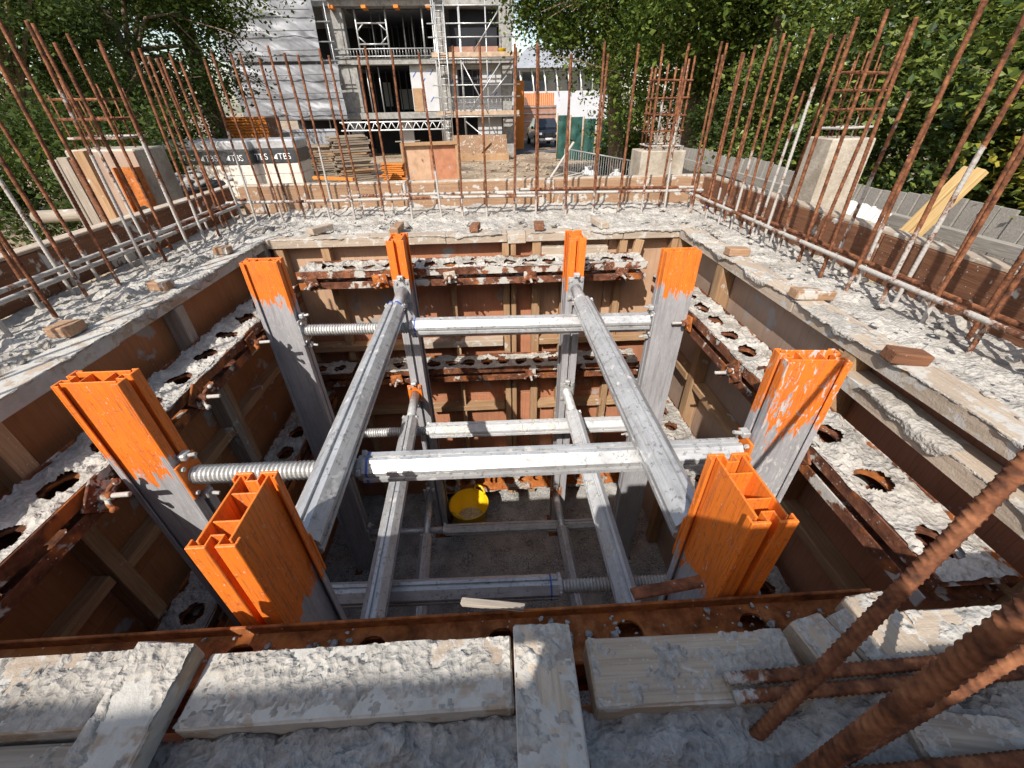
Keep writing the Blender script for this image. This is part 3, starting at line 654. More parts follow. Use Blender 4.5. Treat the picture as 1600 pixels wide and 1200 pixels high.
tie_plate('cement-splashed tie plate near the right end of the upper far waler', (.715, 2.222, -.185), (0, -1, 0), -6, .07)
tie_plate('tie plate at the left end of the upper far waler', (-.98, 2.222, -.19), (0, -1, 0), 12, .066, 'rust')
tie_plate('salmon red tie plate on the middle far waler left of the left far post', (-.635, 2.232, -.835), (0, -1, 0), 6, .07, 'rust_orange')
tie_plate('brown tie plate at the middle of the middle far waler', (.215, 2.232, -.83), (0, -1, 0), 0, .066, 'rust')
tie_plate('rusty tie plate on the upper left waler behind the left rear post', (-1.07, 1.66, -.245), (1, 0, 0), 4, .075, 'rust')
tie_plate('tilted rusty tie plate on the upper left waler between the two left posts', (-1.07, 1.25, -.245), (1, 0, 0), 40, .08, 'rust')
tie_plate('large tilted tie plate on the upper left waler beside the left front post', (-1.07, .80, -.245), (1, 0, 0), 42, .085, 'rust_crusted')
tie_plate('cement-covered tie plate on the upper right waler, far length', (.918, 1.30, -.265), (-1, 0, 0), 40, .078)
tie_plate('white crusted tie plate on the upper right waler, near length', (.898, .87, -.27), (-1, 0, 0), 42, .08)
tie_plate('orange tie plate on the upper right waler beside the right rear post', (.918, 1.74, -.265), (-1, 0, 0), 10, .07, 'rust_orange')
# ================================================================== SOLDIER POSTS AND STRUTS
def post(label, x, y, rot, mat, top=.07, L=.155, W=.074, bot=-2.185, tilt=0.):
    t = thing('soldier_post', label, 'post', (x, y, bot), 'orange-topped soldier posts standing in the pit')
    mw = Matrix.Translation((x, y, bot)) @ Matrix.Rotation(R(rot), 4, 'Z') @ Matrix.Rotation(R(tilt), 4, 'Y'); H = top-bot
    for s in (-1, 1):      # two long side plates, set in from the flange edges
        MB().b(-L/2+.012, L/2-.012, s*(W/2-.013)-.002, s*(W/2-.013)+.002, 0, H, .0008).build('side_plate', mat, t, mw)
    for s in (-1, 1):      # end flanges: two strips with a slot and a little channel behind it
        mb = MB()
        for q in (-1, 1):
            mb.b(s*(L/2-.0035)-.003, s*(L/2-.0035)+.003, q*.0065, q*W/2, 0, H-.001, .0012)
            mb.b(s*(L/2-.012)-.006, s*(L/2-.012)+.006, q*W/2-q*.004, q*W/2, 0, H-.002, .0008)
            mb.b(s*(L/2-.014)-.008, s*(L/2-.014)+.008, q*.0095-.0015, q*.0095+.0015, 0, H-.0015, .0006)
        mb.b(s*(L/2-.023)-.0015, s*(L/2-.023)+.0015, -.011, .011, 0, H-.0015, .0006)
        mb.build('flange', mat, t, mw)
    for s in (-1, 1): MB().b(s*.028-.0015, s*.028+.0015, -W/2+.0152, W/2-.0152, 0, H-.003, .0006).build('cross_web', mat, t, mw)
    MB().b(-L/2-.02, L/2+.02, -W/2-.02, W/2+.02, -.012, -.001, .002).build('base_plate', 'rust', t, mw)
    return t
post('left front post, bright orange top over grey, broad face to the camera', -.972, .892, 0, 'post_paint_deep')
post('left rear post, orange top with narrow shadow stripes, broad face to the camera', -.987, 1.815, 1, 'post_paint')
post('right rear post, orange top over scratched galvanised face', .830, 1.785, 0, 'post_paint')
post('right front post with white cement splashes on its orange face', .795, .862, -5, 'post_paint_splashed')
post('near left post showing its open hollow top, narrow face to the camera', -.432, .468, 90, 'post_paint_deep')
post('near right post showing its open hollow top, half in shadow', .415, .458, 90, 'post_paint_deep')
post('far left post, slim orange top against the far wall', -.470, 2.138, 91, 'post_paint_deep', W=.086)
post('far right post, slim orange top against the far wall', .418, 2.095, 89, 'post_paint_deep', W=.084)
def strut_profile(a=.043):
    hs = a*math.tan(math.pi/8); pts = []
    for k in range(8):
        an = k*math.pi/4; c, s = math.cos(an), math.sin(an)
        loc = [(-hs, a), (hs, a)] if k % 2 else [(-hs, a), (-.0055, a), (-.0045, a-.008), (.0045, a-.008), (.0055, a), (hs, a)]
        for q, r in (loc if k % 2 else loc): pts.append((q*c+r*s, -q*s+r*c))
    return pts[::1]
PROF = strut_profile()
def strut(label, p0, p1, screw=(0, 0), plain=(0, 0), mat='aluminium', plates=('aluminium', 'aluminium'), a=1., screwmat='screw_steel', blue=None):
    """adjustable aluminium strut p0-p1; screw/plain = lengths of thread or bare inner tube at each end"""
    p0 = Vector(p0); p1 = Vector(p1); L = (p1-p0).length; t = thing('strut', label, 'strut', (p0+p1)/2, 'aluminium struts bracing the posts')
    fm = frame(p0, p1); mw = fm @ Matrix.Translation((-L/2, 0, 0)); s0 = max(screw[0], plain[0]); s1 = max(screw[1], plain[1])
    mb = MB(); poly = [(y*a, z*a) for y, z in PROF]; mb.prism(poly, s0+.016, L-s1-.016)
    tb = mb.build('tube', mat, t, mw)
    for e, (s, x) in enumerate(((1, 0.), (-1, L))):
        ln = screw[e] or plain[e] or .03
        if screw[e]:
            n = int(ln/.0042); pts = []; rad = []
            for i in range(n+1): pts.append((x+s*ln*i/n, 0, 0)); rad.append((.0285 if i % 3 == 1 else .0235)*a)
            MB().path(pts, rad, 18).build('screw', screwmat, t, mw, False)
        else:
            MB().tube((x, 0, 0), (x+s*(ln+.03), 0, 0), .027*a, None, 20).build('inner_tube', mat if plain[e] else 'aluminium', t, mw, True)
        cx = x+s*ln
        mb = MB().prism([(math.cos(k*math.pi/8)*.037*a, math.sin(k*math.pi/8)*.037*a) for k in range(16)], min(cx, cx+s*.017), max(cx, cx+s*.017))
        if screw[e] or plain[e]:
            for k in range(3): an = k*2.09+.6; mb.box((cx+s*.008, math.cos(an)*.042*a, math.sin(an)*.042*a), (.014, .018, .018), Matrix.Rotation(an, 3, 'X'), .002)
            mb.build('collar', 'screw_steel', t, mw)
        mb = MB().b(min(x, x+s*.007), max(x, x+s*.007), -.040, .040, -.062, .062, .0015)
        ep = mb.build('end_plate', plates[e], t, mw)
        for dy in (-.026, .026):
            for dz in (-.046, .046):
                MB().prism([(dy+math.cos(k*math.pi/3)*.007, dz+math.sin(k*math.pi/3)*.007) for k in range(6)], min(x+s*.0072, x+s*.015), max(x+s*.0072, x+s*.015)).build('bolt', 'screw_steel', ep, mw)
        for sg in (-1, 1):     # clamp hook on the post slot above and below the plate
            MB().box((x+s*.012, 0, sg*.075), (.022, .030, .020), None, .003).tube((x+s*.02, 0, sg*.075), (x+s*.046, 0, sg*.08), .0055, None, 8).build('clamp', 'screw_steel', t, mw)
    if blue is not None: MB().prism([(y*a*1.03, z*a*1.03) for y, z in PROF], L*blue, L*blue+.007).build('blue_band', 'blue_print', t, mw)
    return t
O = 'orange_steel'; A_ = 'aluminium'
strut('upper cross strut nearest the camera, long white thread at its left end', (-.893, .892, -.272), (.715, .868, -.262), screw=(.485, 0), plates=(O, O), blue=.318)
strut('upper cross strut between the two rear side posts', (-.907, 1.815, -.268), (.752, 1.787, -.275), screw=(.505, 0), mat='aluminium', blue=.318)
strut('middle cross strut between the rear side posts, crusted with cement', (-.907, 1.812, -.912), (.752, 1.79, -.912), screw=(.50, 0), mat='aluminium_crusted')
strut('middle cross strut nearest the camera with its thread at the right', (-.893, .892, -.935), (.715, .868, -.945), screw=(0, .50), plates=(A_, 'rust_orange'), blue=.66)
strut('lowest thin cross strut in front of the yellow tub', (-.907, 1.81, -1.79), (.752, 1.79, -1.80), plain=(.50, 0), a=.85)
strut('upper left lengthwise strut running towards the far left post', (-.436, .548, -.185), (-.466, 2.056, -.182), plain=(0, .235), plates=(O, A_), blue=.838)
strut('upper right lengthwise strut running towards the far right post', (.420, .540, -.185), (.420, 2.014, -.182), plain=(0, .19), plates=(O, A_))
strut('middle left lengthwise strut over the pit floor', (-.440, .548, -.815), (-.494, 2.056, -.825), plain=(0, .25), plates=(O, O), a=.92)
strut('middle right lengthwise strut spattered with cement', (.418, .540, -.82), (.412, 2.014, -.825), screw=(0, .22), plates=(A_, A_), mat='aluminium_crusted', a=.92)
strut('lowest left lengthwise strut lying in the shade of the pit', (-.445, .548, -1.70), (-.52, 2.056, -1.72), plain=(0, .35), a=.85)
strut('lowest right lengthwise strut lying in the shade of the pit', (.41, .540, -1.70), (.385, 2.014, -1.72), plain=(0, .30), plates=(A_, 'rust_orange'), a=.85)
# ================================================================== PLANKS AND BLOCKS ON THE WALL TOPS
def plank(label, p0, p1, wd, ht, mat, up=(0, 0, 1), name='plank', group=None, ch=.003, cat='plank'):
    return tag(timber(name, p0, p1, wd, ht, mat, None, up, ch), label, cat, group)
GN = 'planks laid along the near edge of the pit'
plank('cement-crusted plank at the far left of the foreground', (-1.28, .245, -.027), (-.497, .246, -.026), .088, .052, 'timber_crusted', group=GN)
plank('grey narrow batten behind the leftmost foreground plank', (-1.28, .187, -.036), (-.46, .178, -.036), .030, .050, 'timber_grey', group=GN)
plank('short angled board lying across the foreground planks on the left', (-.438, .280, .016), (-.448, .085, .002), .070, .036, 'timber_crusted', (.10, 0, 1), group=GN)
plank('long sunlit cement-crusted plank left of the foreground cross board', (-.398, .237, -.026), (.004, .236, -.025), .084, .050, 'timber_crusted', group=GN)
plank('grey cross board running towards the camera at the centre foreground', (.046, .278, .004), (.040, -.06, .000), .076, .040, 'timber_crusted', group=GN)
plank('tan plank with grey concrete smeared over it, right of the cross board', (.105, .228, -.027), (.375, .224, -.026), .080, .050, 'timber_cemented', group=GN)
plank('short board end under the big ribbed bar', (.418, .278, -.018), (.438, .190, -.020), .052, .036, 'timber_cemented', group=GN)
plank('short weathered board right of the big ribbed bar', (.462, .280, -.014), (.486, .196, -.016), .036, .036, 'timber_grey', group=GN)
plank('short sunlit board beside the big ribbed bar', (.514, .300, -.008), (.522, .196, -.012), .060, .036, 'timber_cemented', group=GN)
plank('sunlit plank at the right end of the foreground', (.556, .240, -.022), (1.08, .236, -.020), .076, .044, 'timber_cemented', group=GN)
plank('small grey board stub in the lower right corner', (.47, .150, -.030), (.60, .130, -.028), .05, .03, 'timber_grey', group=GN)
plank('thin rusty steel strip resting on the near waler', (.215, .372, -.092), (.335, .380, -.078), .018, .006, 'rust', name='steel_strip', cat='strip', ch=.001)
plank('thin cement-splashed lath lying over the near waler at the centre', (-.075, .375, -.088), (.03, .362, -.094), .012, .006, 'timber_grey', name='lath', cat='lath', ch=.001)
GB = 'timber blocks nailed on top of the shutters'
def block(label, p0, p1, mat='timber', wd=.05, ht=.034): return plank(label, p0, p1, wd, ht, mat, (0, 0, 1), 'timber_block', GB, cat='block')
block('brown timber block on the far shutter behind the left far post', (-.545, 2.425, .022), (-.540, 2.60, .024), 'timber_plank')
block('broken rusty timber block on the far shutter left of centre', (-.10, 2.45, .022), (-.085, 2.56, .020), 'timber_rusty', .05)
block('reddish timber block on the far shutter right of centre', (.275, 2.44, .022), (.28, 2.54, .022), 'timber_rusty', .055)
block('cemented timber block on the far shutter beside the right far post', (.655, 2.44, .022), (.625, 2.60, .024), 'timber_cemented')
block('cemented timber block on the far shutter near the left corner', (-1.03, 2.49, .022), (-.955, 2.62, .02), 'timber_cemented')
block('timber block on the right shutter nearest the far corner', (1.098, 1.895, .022), (1.20, 1.90, .016), 'timber_plank')
block('timber block in the middle of the right shutter', (1.085, 1.375, .022), (1.23, 1.37, .014), 'timber_plank')
block('brown timber block on the right shutter closest to the camera', (1.072, .93, .022), (1.17, .915, .012), 'timber_rusty', .052)
block('rusty timber block in the middle of the left shutter', (-1.30, 1.675, .020), (-1.38, 1.68, .022), 'timber_plank')
block('timber block on the left shutter nearest the far corner', (-1.315, 2.17, .020), (-1.39, 2.175, .020), 'timber_plank')
block('timber block on the left shutter closest to the camera', (-1.355, 1.285, .022), (-1.43, 1.29, .020), 'timber_plank', .07)
def blobs(name, label, n, place, smin, smax, mat, seed):
    """scatter of small irregular lumps as one mass"""
    r = np.random.default_rng(seed); bm = MB(); import bmesh
    b = bmesh.new(); bmesh.ops.create_icosphere(b, subdivisions=2, radius=1); bv = np.array([v.co[:] for v in b.verts]); bf = np.array([[v.index for v in f.verts] for f in b.faces]); b.free()
    V = []; F = []; k = 0
    for i in range(n):
        x, y, z = place(r); s = smin*(smax/smin)**(r.random()**2.2); d = r.normal(size=(3,))
        q = bv*(1+.42*np.sin(bv@r.normal(size=(3, 3))*2.6).sum(1, keepdims=True)*.45); q = q*np.array([s*r.uniform(.7, 1.5), s*r.uniform(.7, 1.5), s*r.uniform(.35, .75)])
        a = r.uniform(0, 6.28); q = q@np.array([[math.cos(a), -math.sin(a), 0], [math.sin(a), math.cos(a), 0], [0, 0, 1]])
        V.append(q+np.array([x, y, z])); F.append(bf+k); k += len(bv)
    o = stuff(link(name, np_mesh(name, np.vstack(V), np.vstack(F), mat))); return tag(o, label, 'debris')
blobs('concrete_crumbs', 'crumbs of dried concrete strewn along the top of the left wall', 130, lambda r: (-1.36-abs(r.normal(0, .09)), r.uniform(.6, 2.6), .006), .004, .02, 'concrete', 3)
blobs('concrete_crumbs', 'crumbs of dried concrete strewn along the top of the right wall', 160, lambda r: (1.19+r.uniform(-.03, .3), r.uniform(.5, 2.7), .002), .004, .017, 'concrete', 4)
blobs('concrete_crumbs', 'crumbs of dried concrete strewn along the top of the far wall', 110, lambda r: (r.uniform(-1.3, 1.2), 2.46+r.uniform(0, .6), .004), .004, .02, 'concrete', 5)
def crust(ob, L, wd, ht, seed, thr=.49, amp=.009, step=.0026):
    """crumbly dried concrete stuck on the top face of a plank"""
    V, F = grid_mesh(np.arange(-L/2+.003, L/2-.003, step), np.arange(-wd/2+.002, wd/2-.002, step), lambda X, Y: X*0)
    X, Y = V[:, 0], V[:, 1]; n = fbm(X*14, Y*22, seed, 4)*.55+fbm(X*60, Y*60, seed+3, 3)*.3+vn(X*300, Y*300, seed+6)*.15
    h = np.clip(n-thr, 0, 1)*amp*5; h = h*(.6+.8*vn(X*120, Y*120, seed+9)); V[:, 2] = ht/2-.0010+np.minimum(h, .0040)
    keep = h[F].max(1) > .0004; F = F[keep]
    stuff(link('concrete_crust', np_mesh('concrete_crust', V, F, 'concrete'), ob, WM[ob]))
for o in list(COL.objects):
    if o.name.startswith('plank') and o.parent is None and o.get('group') == GN:
        dm = o.dimensions; xs_ = [v.co for v in o.data.vertices]; L_, W_, H_ = (2*max(abs(c[k]) for c in xs_) for k in range(3)); crust(o, L_, W_, H_, int(L_*1000) % 97)
blobs('concrete_crumbs', 'grey lumps of concrete caught in the near waler', 90, lambda r: (r.choice([-.85, -.45, -.3, .08, .17, .3, .42, .52])+r.normal(0, .025), r.uniform(.285, .352), -.112), .002, .008, 'concrete_pitted', 7)
# ---- yellow tub on the pit floor
t = thing('tub', 'yellow flexible tub with a loop handle on the pit floor', 'tub', (-.262, 2.175, -2.185))
mw = Matrix.Translation((-.262, 2.175, -2.185)) @ Matrix.Scale(1.0, 4)
MB().lathe([(0, 0), (.112, 0), (.118, .006), (.150, .20), (.155, .203), (.156, .210), (.150, .211), (.1445, .2), (.112, .012), (0, .010)], 40).build('bowl', 'yellow_plastic', t, mw, True)
for s in (-1, 1): MB().path([(.152*math.cos(a)+.0, .152*math.sin(a), .208+h) for a, h in ((.95-.35, 0), (.95-.30, .035), (.95-.12, .058), (.95+.12, .058), (.95+.30, .035), (.95+.35, 0))] if s > 0 else [(.152*math.cos(a), .152*math.sin(a), .208+h) for a, h in ((4.1-.35, 0), (4.1-.28, .026), (4.1, .036), (4.1+.28, .026), (4.1+.35, 0))], .009, 8).build('handle', 'yellow_plastic', t, mw, True)
tag(stuff(MB().lathe([(0, .035), (.06, .032), (.118, .022)], 20).build('rubble', 'concrete_floor', None, mw, True)), 'rubble and scraps in the bottom of the yellow tub', 'debris')
# ================================================================== COLUMNS ROUND THE PIT
def cage(parent, x0, x1, y0, y1, z0, z1, nx, ny, ties, rl=.010, mat='rebar_steel'):
    pts = [(x0+(x1-x0)*i/(nx-1), y) for i in range(nx) for y in (y0, y1)]+[(x, y0+(y1-y0)*j/(ny-1)) for j in range(1, ny-1) for x in (x0, x1)]
    for x, y in pts: MB().tube((x, y, z0), (x+rng.gauss(0, .008), y+rng.gauss(0, .008), z1+rng.uniform(-.06, .05)), rl, None, 8).build('column_bar', rng.choice([mat, mat, 'rebar_steel' if mat == 'rebar_dark' else 'rebar_cemented']), parent, None, True)
    for z in ties:
        e = rng.gauss(0, .006); MB().path([(x0-.012, y0-.012, z), (x1+.012, y0-.012, z+e), (x1+.012, y1+.012, z), (x0-.012, y1+.012, z-e), (x0-.012, y0-.012, z)], .007, 6, False).build('link', mat if z > z0+.15 else 'rebar_cemented', parent)
t = thing('concrete_column', 'pale concrete column stub with a tall rusty bar cage beyond the far wall', 'column', (1.74, 4.75, -1.25))
MB().box((1.745, 4.76, -.52), (.45, .34, 1.46), None, .008).build('stub', 'concrete_column', t)
cage(t, 1.60, 1.90, 4.64, 4.88, .18, .93, 3, 3, (.25, .37, .51, .64, .78))
t = thing('concrete_column', 'smooth concrete column stub with a thin bar cage outside the right wall', 'column', (2.37, 3.1, -1.25))
MB().box((2.375, 3.11, -.43), (.29, .27, 1.65), None, .008).build('stub', 'concrete_column', t)
cage(t, 2.28, 2.47, 3.02, 3.20, .37, .82, 3, 3, (.45, .55, .65, .74), .0045, 'rebar_cemented')
t = thing('column_form', 'boarded column form with a dark bar cage outside the left wall', 'column form', (-2.45, 3.1, -1.25))
MB().box((-2.42, 3.22, -.42), (.42, .30, 1.66), None, .008).build('stub', 'concrete_column', t)
for x in (-2.68, -2.615, -2.55): timber('board', (x, 3.03+.04*(x+2.6), -1.2), (x, 3.03, .36+rng.uniform(0, .05)), .06, .03, 'timber_grey' if x < -2.6 else 'timber_rusty', t, (0, -1, 0))
timber('board', (-2.485, 3.02, -1.2), (-2.485, 3.02, .41), .06, .05, 'timber', t, (0, -1, 0))
ply(t, -2.445, -2.19, 3.035, 3.055, -1.2, .40, 'plywood_grey')
wmw = Matrix.Translation((-2.235, 2.98, -1.2))
for s in (-1, 1): MB().b(s*.06-.004, s*.06+.004, -.03, .03, 0, 1.52).build('soldier_flange', 'rust_orange', t, wmw)
mb = MB().b(-.055, .055, -.004, .004, 0, 1.52); mb.build('soldier_web', 'rust_orange', t, wmw)
for z in np.arange(.1, 1.3, .13): MB().path([(0, -.0048, z), (0, -.0056, z)], .03, 14).build('painted_hole', 'black_plastic', t, wmw)  # flat black discs painting the dark of the holes
cage(t, -2.58, -2.30, 3.12, 3.34, .38, .74, 3, 3, (.47, .57, .67), .005, 'rebar_dark')
# ---- behind the camera: an unseen boarded column and hoarding, added to shade the foreground
t = thing('column_form', 'added unseen plywood column form behind the viewpoint, shading the foreground like a person', 'column form', (-.03, -.42, 0))  # added box, takes the place of the camera holder's shadow
for x0, x1, y0, y1 in ((-.22, .13, -.30, -.282), (-.22, .13, -.52, -.502), (-.22, -.202, -.502, -.30), (.112, .13, -.502, -.30)): ply(t, x0, x1, y0, y1, -.02, .76, 'plywood_dark')
for z in (.2, .62):
    rail(t, (-.28, -.262, z), (.16, -.262, z), .038, .07, 'timber'); rail(t, (-.28, -.542, z), (.16, -.542, z), .038, .07, 'timber')
t = thing('shade_hoarding', 'added unseen plywood hoarding behind the viewpoint that shades the foreground', 'hoarding', (-.5, -1.05, -1.25))
for i in range(4): ply(t, -2.9+i*1.22, -1.69+i*1.22, -1.02, -1.002, -1.2, 1.30+rng.uniform(-.004, .004), 'plywood_dark')
for x in (-2.9, -1.68, -.46, .76, 1.95): rail(t, (x, -1.07, -1.25), (x, -1.07, 1.26), .07, .07, 'timber', 'post', (0, 1, 0))
# ================================================================== TREES AND HEDGE
def leaf_cloud(C, S, per, size, r, droop=.35, flat=.5):
    n = len(C)*per; P = np.repeat(C, per, 0)+r.normal(size=(n, 3))*np.repeat(S, per, 0)*np.array([1, 1, .8])
    d = r.normal(size=(n, 3)); d[:, 2] = d[:, 2]*flat-droop; d /= np.linalg.norm(d, axis=1, keepdims=True)
    s = np.cross(d, r.normal(size=(n, 3))+np.array([0, 0, 1.1])); s /= np.linalg.norm(s, axis=1, keepdims=True)+1e-9
    nn = np.cross(d, s); l = size*(.45+1.25*r.random((n, 1))**1.6); wd = l*.30
    V = np.stack([P, P+d*l*.45+s*wd+nn*l*.06, P+d*l, P+d*l*.45-s*wd+nn*l*.06], 1).reshape(-1, 3)
    F = np.arange(n*4).reshape(n, 4); return V, F
def tree(label, base, crown_c, rad, ncl, per, leaf, mat, seed, name='tree', cat='tree', group=None, trunk=.16, hollow=.55, clump=.17, droop=.35, limbs=12):
    r = np.random.default_rng(seed); t = thing(name, label, cat, base, group); cc = np.array(crown_c, float); rad = np.array(rad, float)
    u = r.normal(size=(ncl, 3)); u /= np.linalg.norm(u, axis=1, keepdims=True); q = hollow+(1-hollow)*r.random((ncl, 1))
    q *= 1+.22*np.sin(u@r.normal(size=(3, 2))*3).sum(1, keepdims=True)*.6
    C = cc+u*q*rad; S = (clump*rad.mean()*r.uniform(.5, 1.3, (ncl, 1)))*np.array([[1, 1, .75]])
    V, F = leaf_cloud(C, S, int(per*2.0), leaf*.62, r, droop); link('crown', np_mesh('crown', V, F, mat, False), t)
    b = Vector(base); top = Vector(cc); mid = b.lerp(top, .5)+Vector((r.normal()*.15, r.normal()*.15, 0))
    MB().path([b-Vector((0, 0, .3)), b, b.lerp(mid, .5)+Vector((.04, .02, 0)), mid, top], [trunk*1.5, trunk*1.2, trunk, trunk*.85, trunk*.4], 10).build('trunk', 'bark', t, None, True)
    mb = MB()
    for k in range(limbs):
        e = Vector(C[k]); s0 = b.lerp(top, r.uniform(.45, .95)); m1 = s0.lerp(e, .5)+Vector((0, 0, r.uniform(-.05, .25)*(e-s0).length))
        mb.path([s0, m1, e], [trunk*.35, trunk*.2, trunk*.05], 6)
        for j in range(3):
            e2 = e+Vector(r.normal(size=3))*float(S[k, 0])*1.4; mb.path([m1.lerp(e, .6), m1.lerp(e, .6).lerp(e2, .6)+Vector((0, 0, .05)), e2], [trunk*.1, trunk*.07, trunk*.03], 5)
    mb.build('limbs', 'twig', t, None, True); return t
GT = 'trees around the site'
TL = [  # left, their shade put into the darker leaf colour
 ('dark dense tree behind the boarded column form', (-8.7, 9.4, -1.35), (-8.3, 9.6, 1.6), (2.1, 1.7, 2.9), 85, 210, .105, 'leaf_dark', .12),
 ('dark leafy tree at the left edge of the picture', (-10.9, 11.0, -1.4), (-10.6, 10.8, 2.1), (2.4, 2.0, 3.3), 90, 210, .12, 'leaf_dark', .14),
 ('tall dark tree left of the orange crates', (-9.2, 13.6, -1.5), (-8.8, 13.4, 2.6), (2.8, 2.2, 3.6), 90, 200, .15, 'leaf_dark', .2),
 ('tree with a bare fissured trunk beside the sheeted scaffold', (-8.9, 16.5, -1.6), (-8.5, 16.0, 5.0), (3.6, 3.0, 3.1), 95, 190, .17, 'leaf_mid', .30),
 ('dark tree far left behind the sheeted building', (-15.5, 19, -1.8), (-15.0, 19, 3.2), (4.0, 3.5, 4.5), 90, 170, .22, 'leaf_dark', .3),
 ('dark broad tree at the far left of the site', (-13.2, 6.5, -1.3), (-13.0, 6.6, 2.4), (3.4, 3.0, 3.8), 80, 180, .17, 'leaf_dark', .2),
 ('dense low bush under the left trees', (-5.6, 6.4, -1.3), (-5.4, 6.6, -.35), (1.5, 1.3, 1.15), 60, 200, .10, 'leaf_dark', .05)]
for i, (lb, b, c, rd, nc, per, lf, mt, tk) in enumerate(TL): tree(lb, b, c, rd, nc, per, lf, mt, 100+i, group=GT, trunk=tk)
TR = [
 ('tree with foliage hanging in front of the right end of the building', (4.6, 16.5, -1.6), (3.1, 15.2, 3.9), (3.1, 2.4, 2.8), 120, 210, .15, 'leaf_mid', .25),
 ('tall leafy tree right of the black pickup', (5.6, 12.8, -1.5), (4.6, 12.4, 3.2), (2.6, 2.4, 3.4), 120, 230, .15, 'leaf_mid', .22),
 ('leafy tree overhanging the bar cage beyond the far wall', (5.6, 9.2, -1.4), (4.9, 8.9, 3.4), (2.7, 2.5, 2.5), 120, 250, .12, 'leaf_mid', .18),
 ('dense tree standing behind the hedge on the right', (7.6, 6.2, -1.3), (6.9, 6.0, 3.0), (2.6, 2.5, 3.0), 110, 250, .115, 'leaf_mid', .18),
 ('dense tree nearest the right edge of the picture', (7.4, 3.2, -1.3), (6.6, 3.4, 2.9), (2.3, 2.3, 2.6), 110, 250, .10, 'leaf_laurel', .16),
 ('dark tree far behind the green netting', (9.5, 22, -1.9), (8.8, 21, 2.6), (3.8, 3.4, 4.4), 100, 200, .20, 'leaf_dark', .28),
 ('dark backing tree deep behind the bar cage', (9.2, 12.5, -1.6), (8.8, 12.5, 2.2), (3.0, 3.2, 3.8), 100, 200, .16, 'leaf_dark', .25)]
for i, (lb, b, c, rd, nc, per, lf, mt, tk) in enumerate(TR): tree(lb, b, c, rd, nc, per, lf, mt, 200+i, group=GT, trunk=tk)
GH = 'laurel bushes along the right boundary'
BH = [
 ('laurel bush at the right edge of the picture behind the slatted fence', (4.35, 1.5, -1.2), (4.65, 1.5, .45), (1.15, 1.2, 1.3)),
 ('yellow-green laurel bush behind the two leaning yellow battens', (4.5, 2.9, -1.2), (4.65, 2.9, .45), (1.2, 1.15, 1.4)),
 ('laurel bush behind the smooth column stub on the right', (4.4, 4.3, -1.2), (4.5, 4.3, .4), (1.25, 1.2, 1.45)),
 ('shaded laurel bush at the end of the slatted fence', (4.7, 6.0, -1.3), (4.5, 6.0, .3), (1.35, 1.35, 1.55)),
 ('dark bush in the hollow behind the bar cage', (5.2, 8.2, -1.3), (5.0, 8.4, -.1), (1.5, 1.5, 1.2)),
 ('low bush beside the green netting', (5.4, 17.5, -1.7), (5.2, 17.5, -1.0), (1.0, 1.0, .9))]
for i, (lb, b, c, rd) in enumerate(BH): tree(lb, b, c, rd, 130, 230, .085 if i < 4 else .10, 'leaf_laurel' if i != 4 else 'leaf_dark', 300+i, 'laurel_bush', 'bush', GH, .045, .6, .13, .1, 10)
tree('yellowing laurel shoots above the slatted fence at the right edge', (3.75, 2.35, -1.2), (3.75, 2.3, .40), (.5, .9, .45), 26, 60, .08, 'leaf_yellow', 333, 'laurel_bush', 'bush', GH, .03, .4, .2, .1, 8)
# slatted fence on the right
t = thing('slatted_fence', 'grey weathered close-board fence outside the right wall', 'fence', (3.0, 3.0, -1.25))
y = .6; fb_ = MB().box((0, 0, 0), (.018, .098, 1.0), None, .002).mesh('slat', 'fence_board')
while y < 7.4:
    link('slat', fb_, t, Matrix.Translation((3.02+.03*math.sin(y*3), y, -.66+.02*math.sin(y*5.1)+rng.uniform(-.012, .012)+.20)) @ Matrix.Rotation(R(7)+rng.gauss(0, .012), 4, 'Y')); y += .104
for z, dx in ((-.13, -.02), (-.80, -.10)): rail(t, (2.985+dx, .55, z), (2.985+dx, 7.4, z), .05, .07, 'fence_board')
# yellow battens, white sheets leaning on the fence
for k, (dy, lb) in enumerate(((0, 'yellow new batten leaning on the slatted fence, the left of the pair'), (.075, 'yellow new batten leaning on the slatted fence, the right of the pair'))):
    plank(lb, (2.30, 2.62-dy*.9, -.75), (2.74, 2.50-dy*1.0, .27), .055, .04, 'timber_new', (1, 0, .3), 'batten', 'pair of leaning yellow battens', cat='batten')
GW = 'white ribbed sheets leaning on the fence'
for k in range(3):
    poly = []; n = 16
    for i in range(n+1): poly.append((-.16+.32*i/n, .010*(1 if i % 4 < 2 else -1)))
    poly = poly+[(a, b-.004) for a, b in reversed(poly)]
    o = MB().prism(poly, -.25, .20).build('ribbed_sheet', 'board_white', None, Matrix.Translation((2.72-.04*k, 3.12+.035*k, -.22+.012*k)) @ Matrix.Rotation(R(12*k-6), 4, 'Z') @ Matrix.Rotation(R(-52), 4, 'Y') @ Matrix.Rotation(R(8), 4, 'X'))
    tag(o, ['lowest of the three white ribbed sheets leaning by the fence', 'middle of the three white ribbed sheets leaning by the fence', 'uppermost of the three white ribbed sheets leaning by the fence'][k], 'sheet', GW)
for k, lb in enumerate(('grey board lying in front of the smooth column stub, lower', 'grey board lying in front of the smooth column stub, upper')):
    plank(lb, (1.95, 3.75-.25*k, -.55+.1*k), (2.55, 3.55-.12*k, -.02-.03*k), .14, .02, 'fence_board', (0, -.4, 1), cat='board')
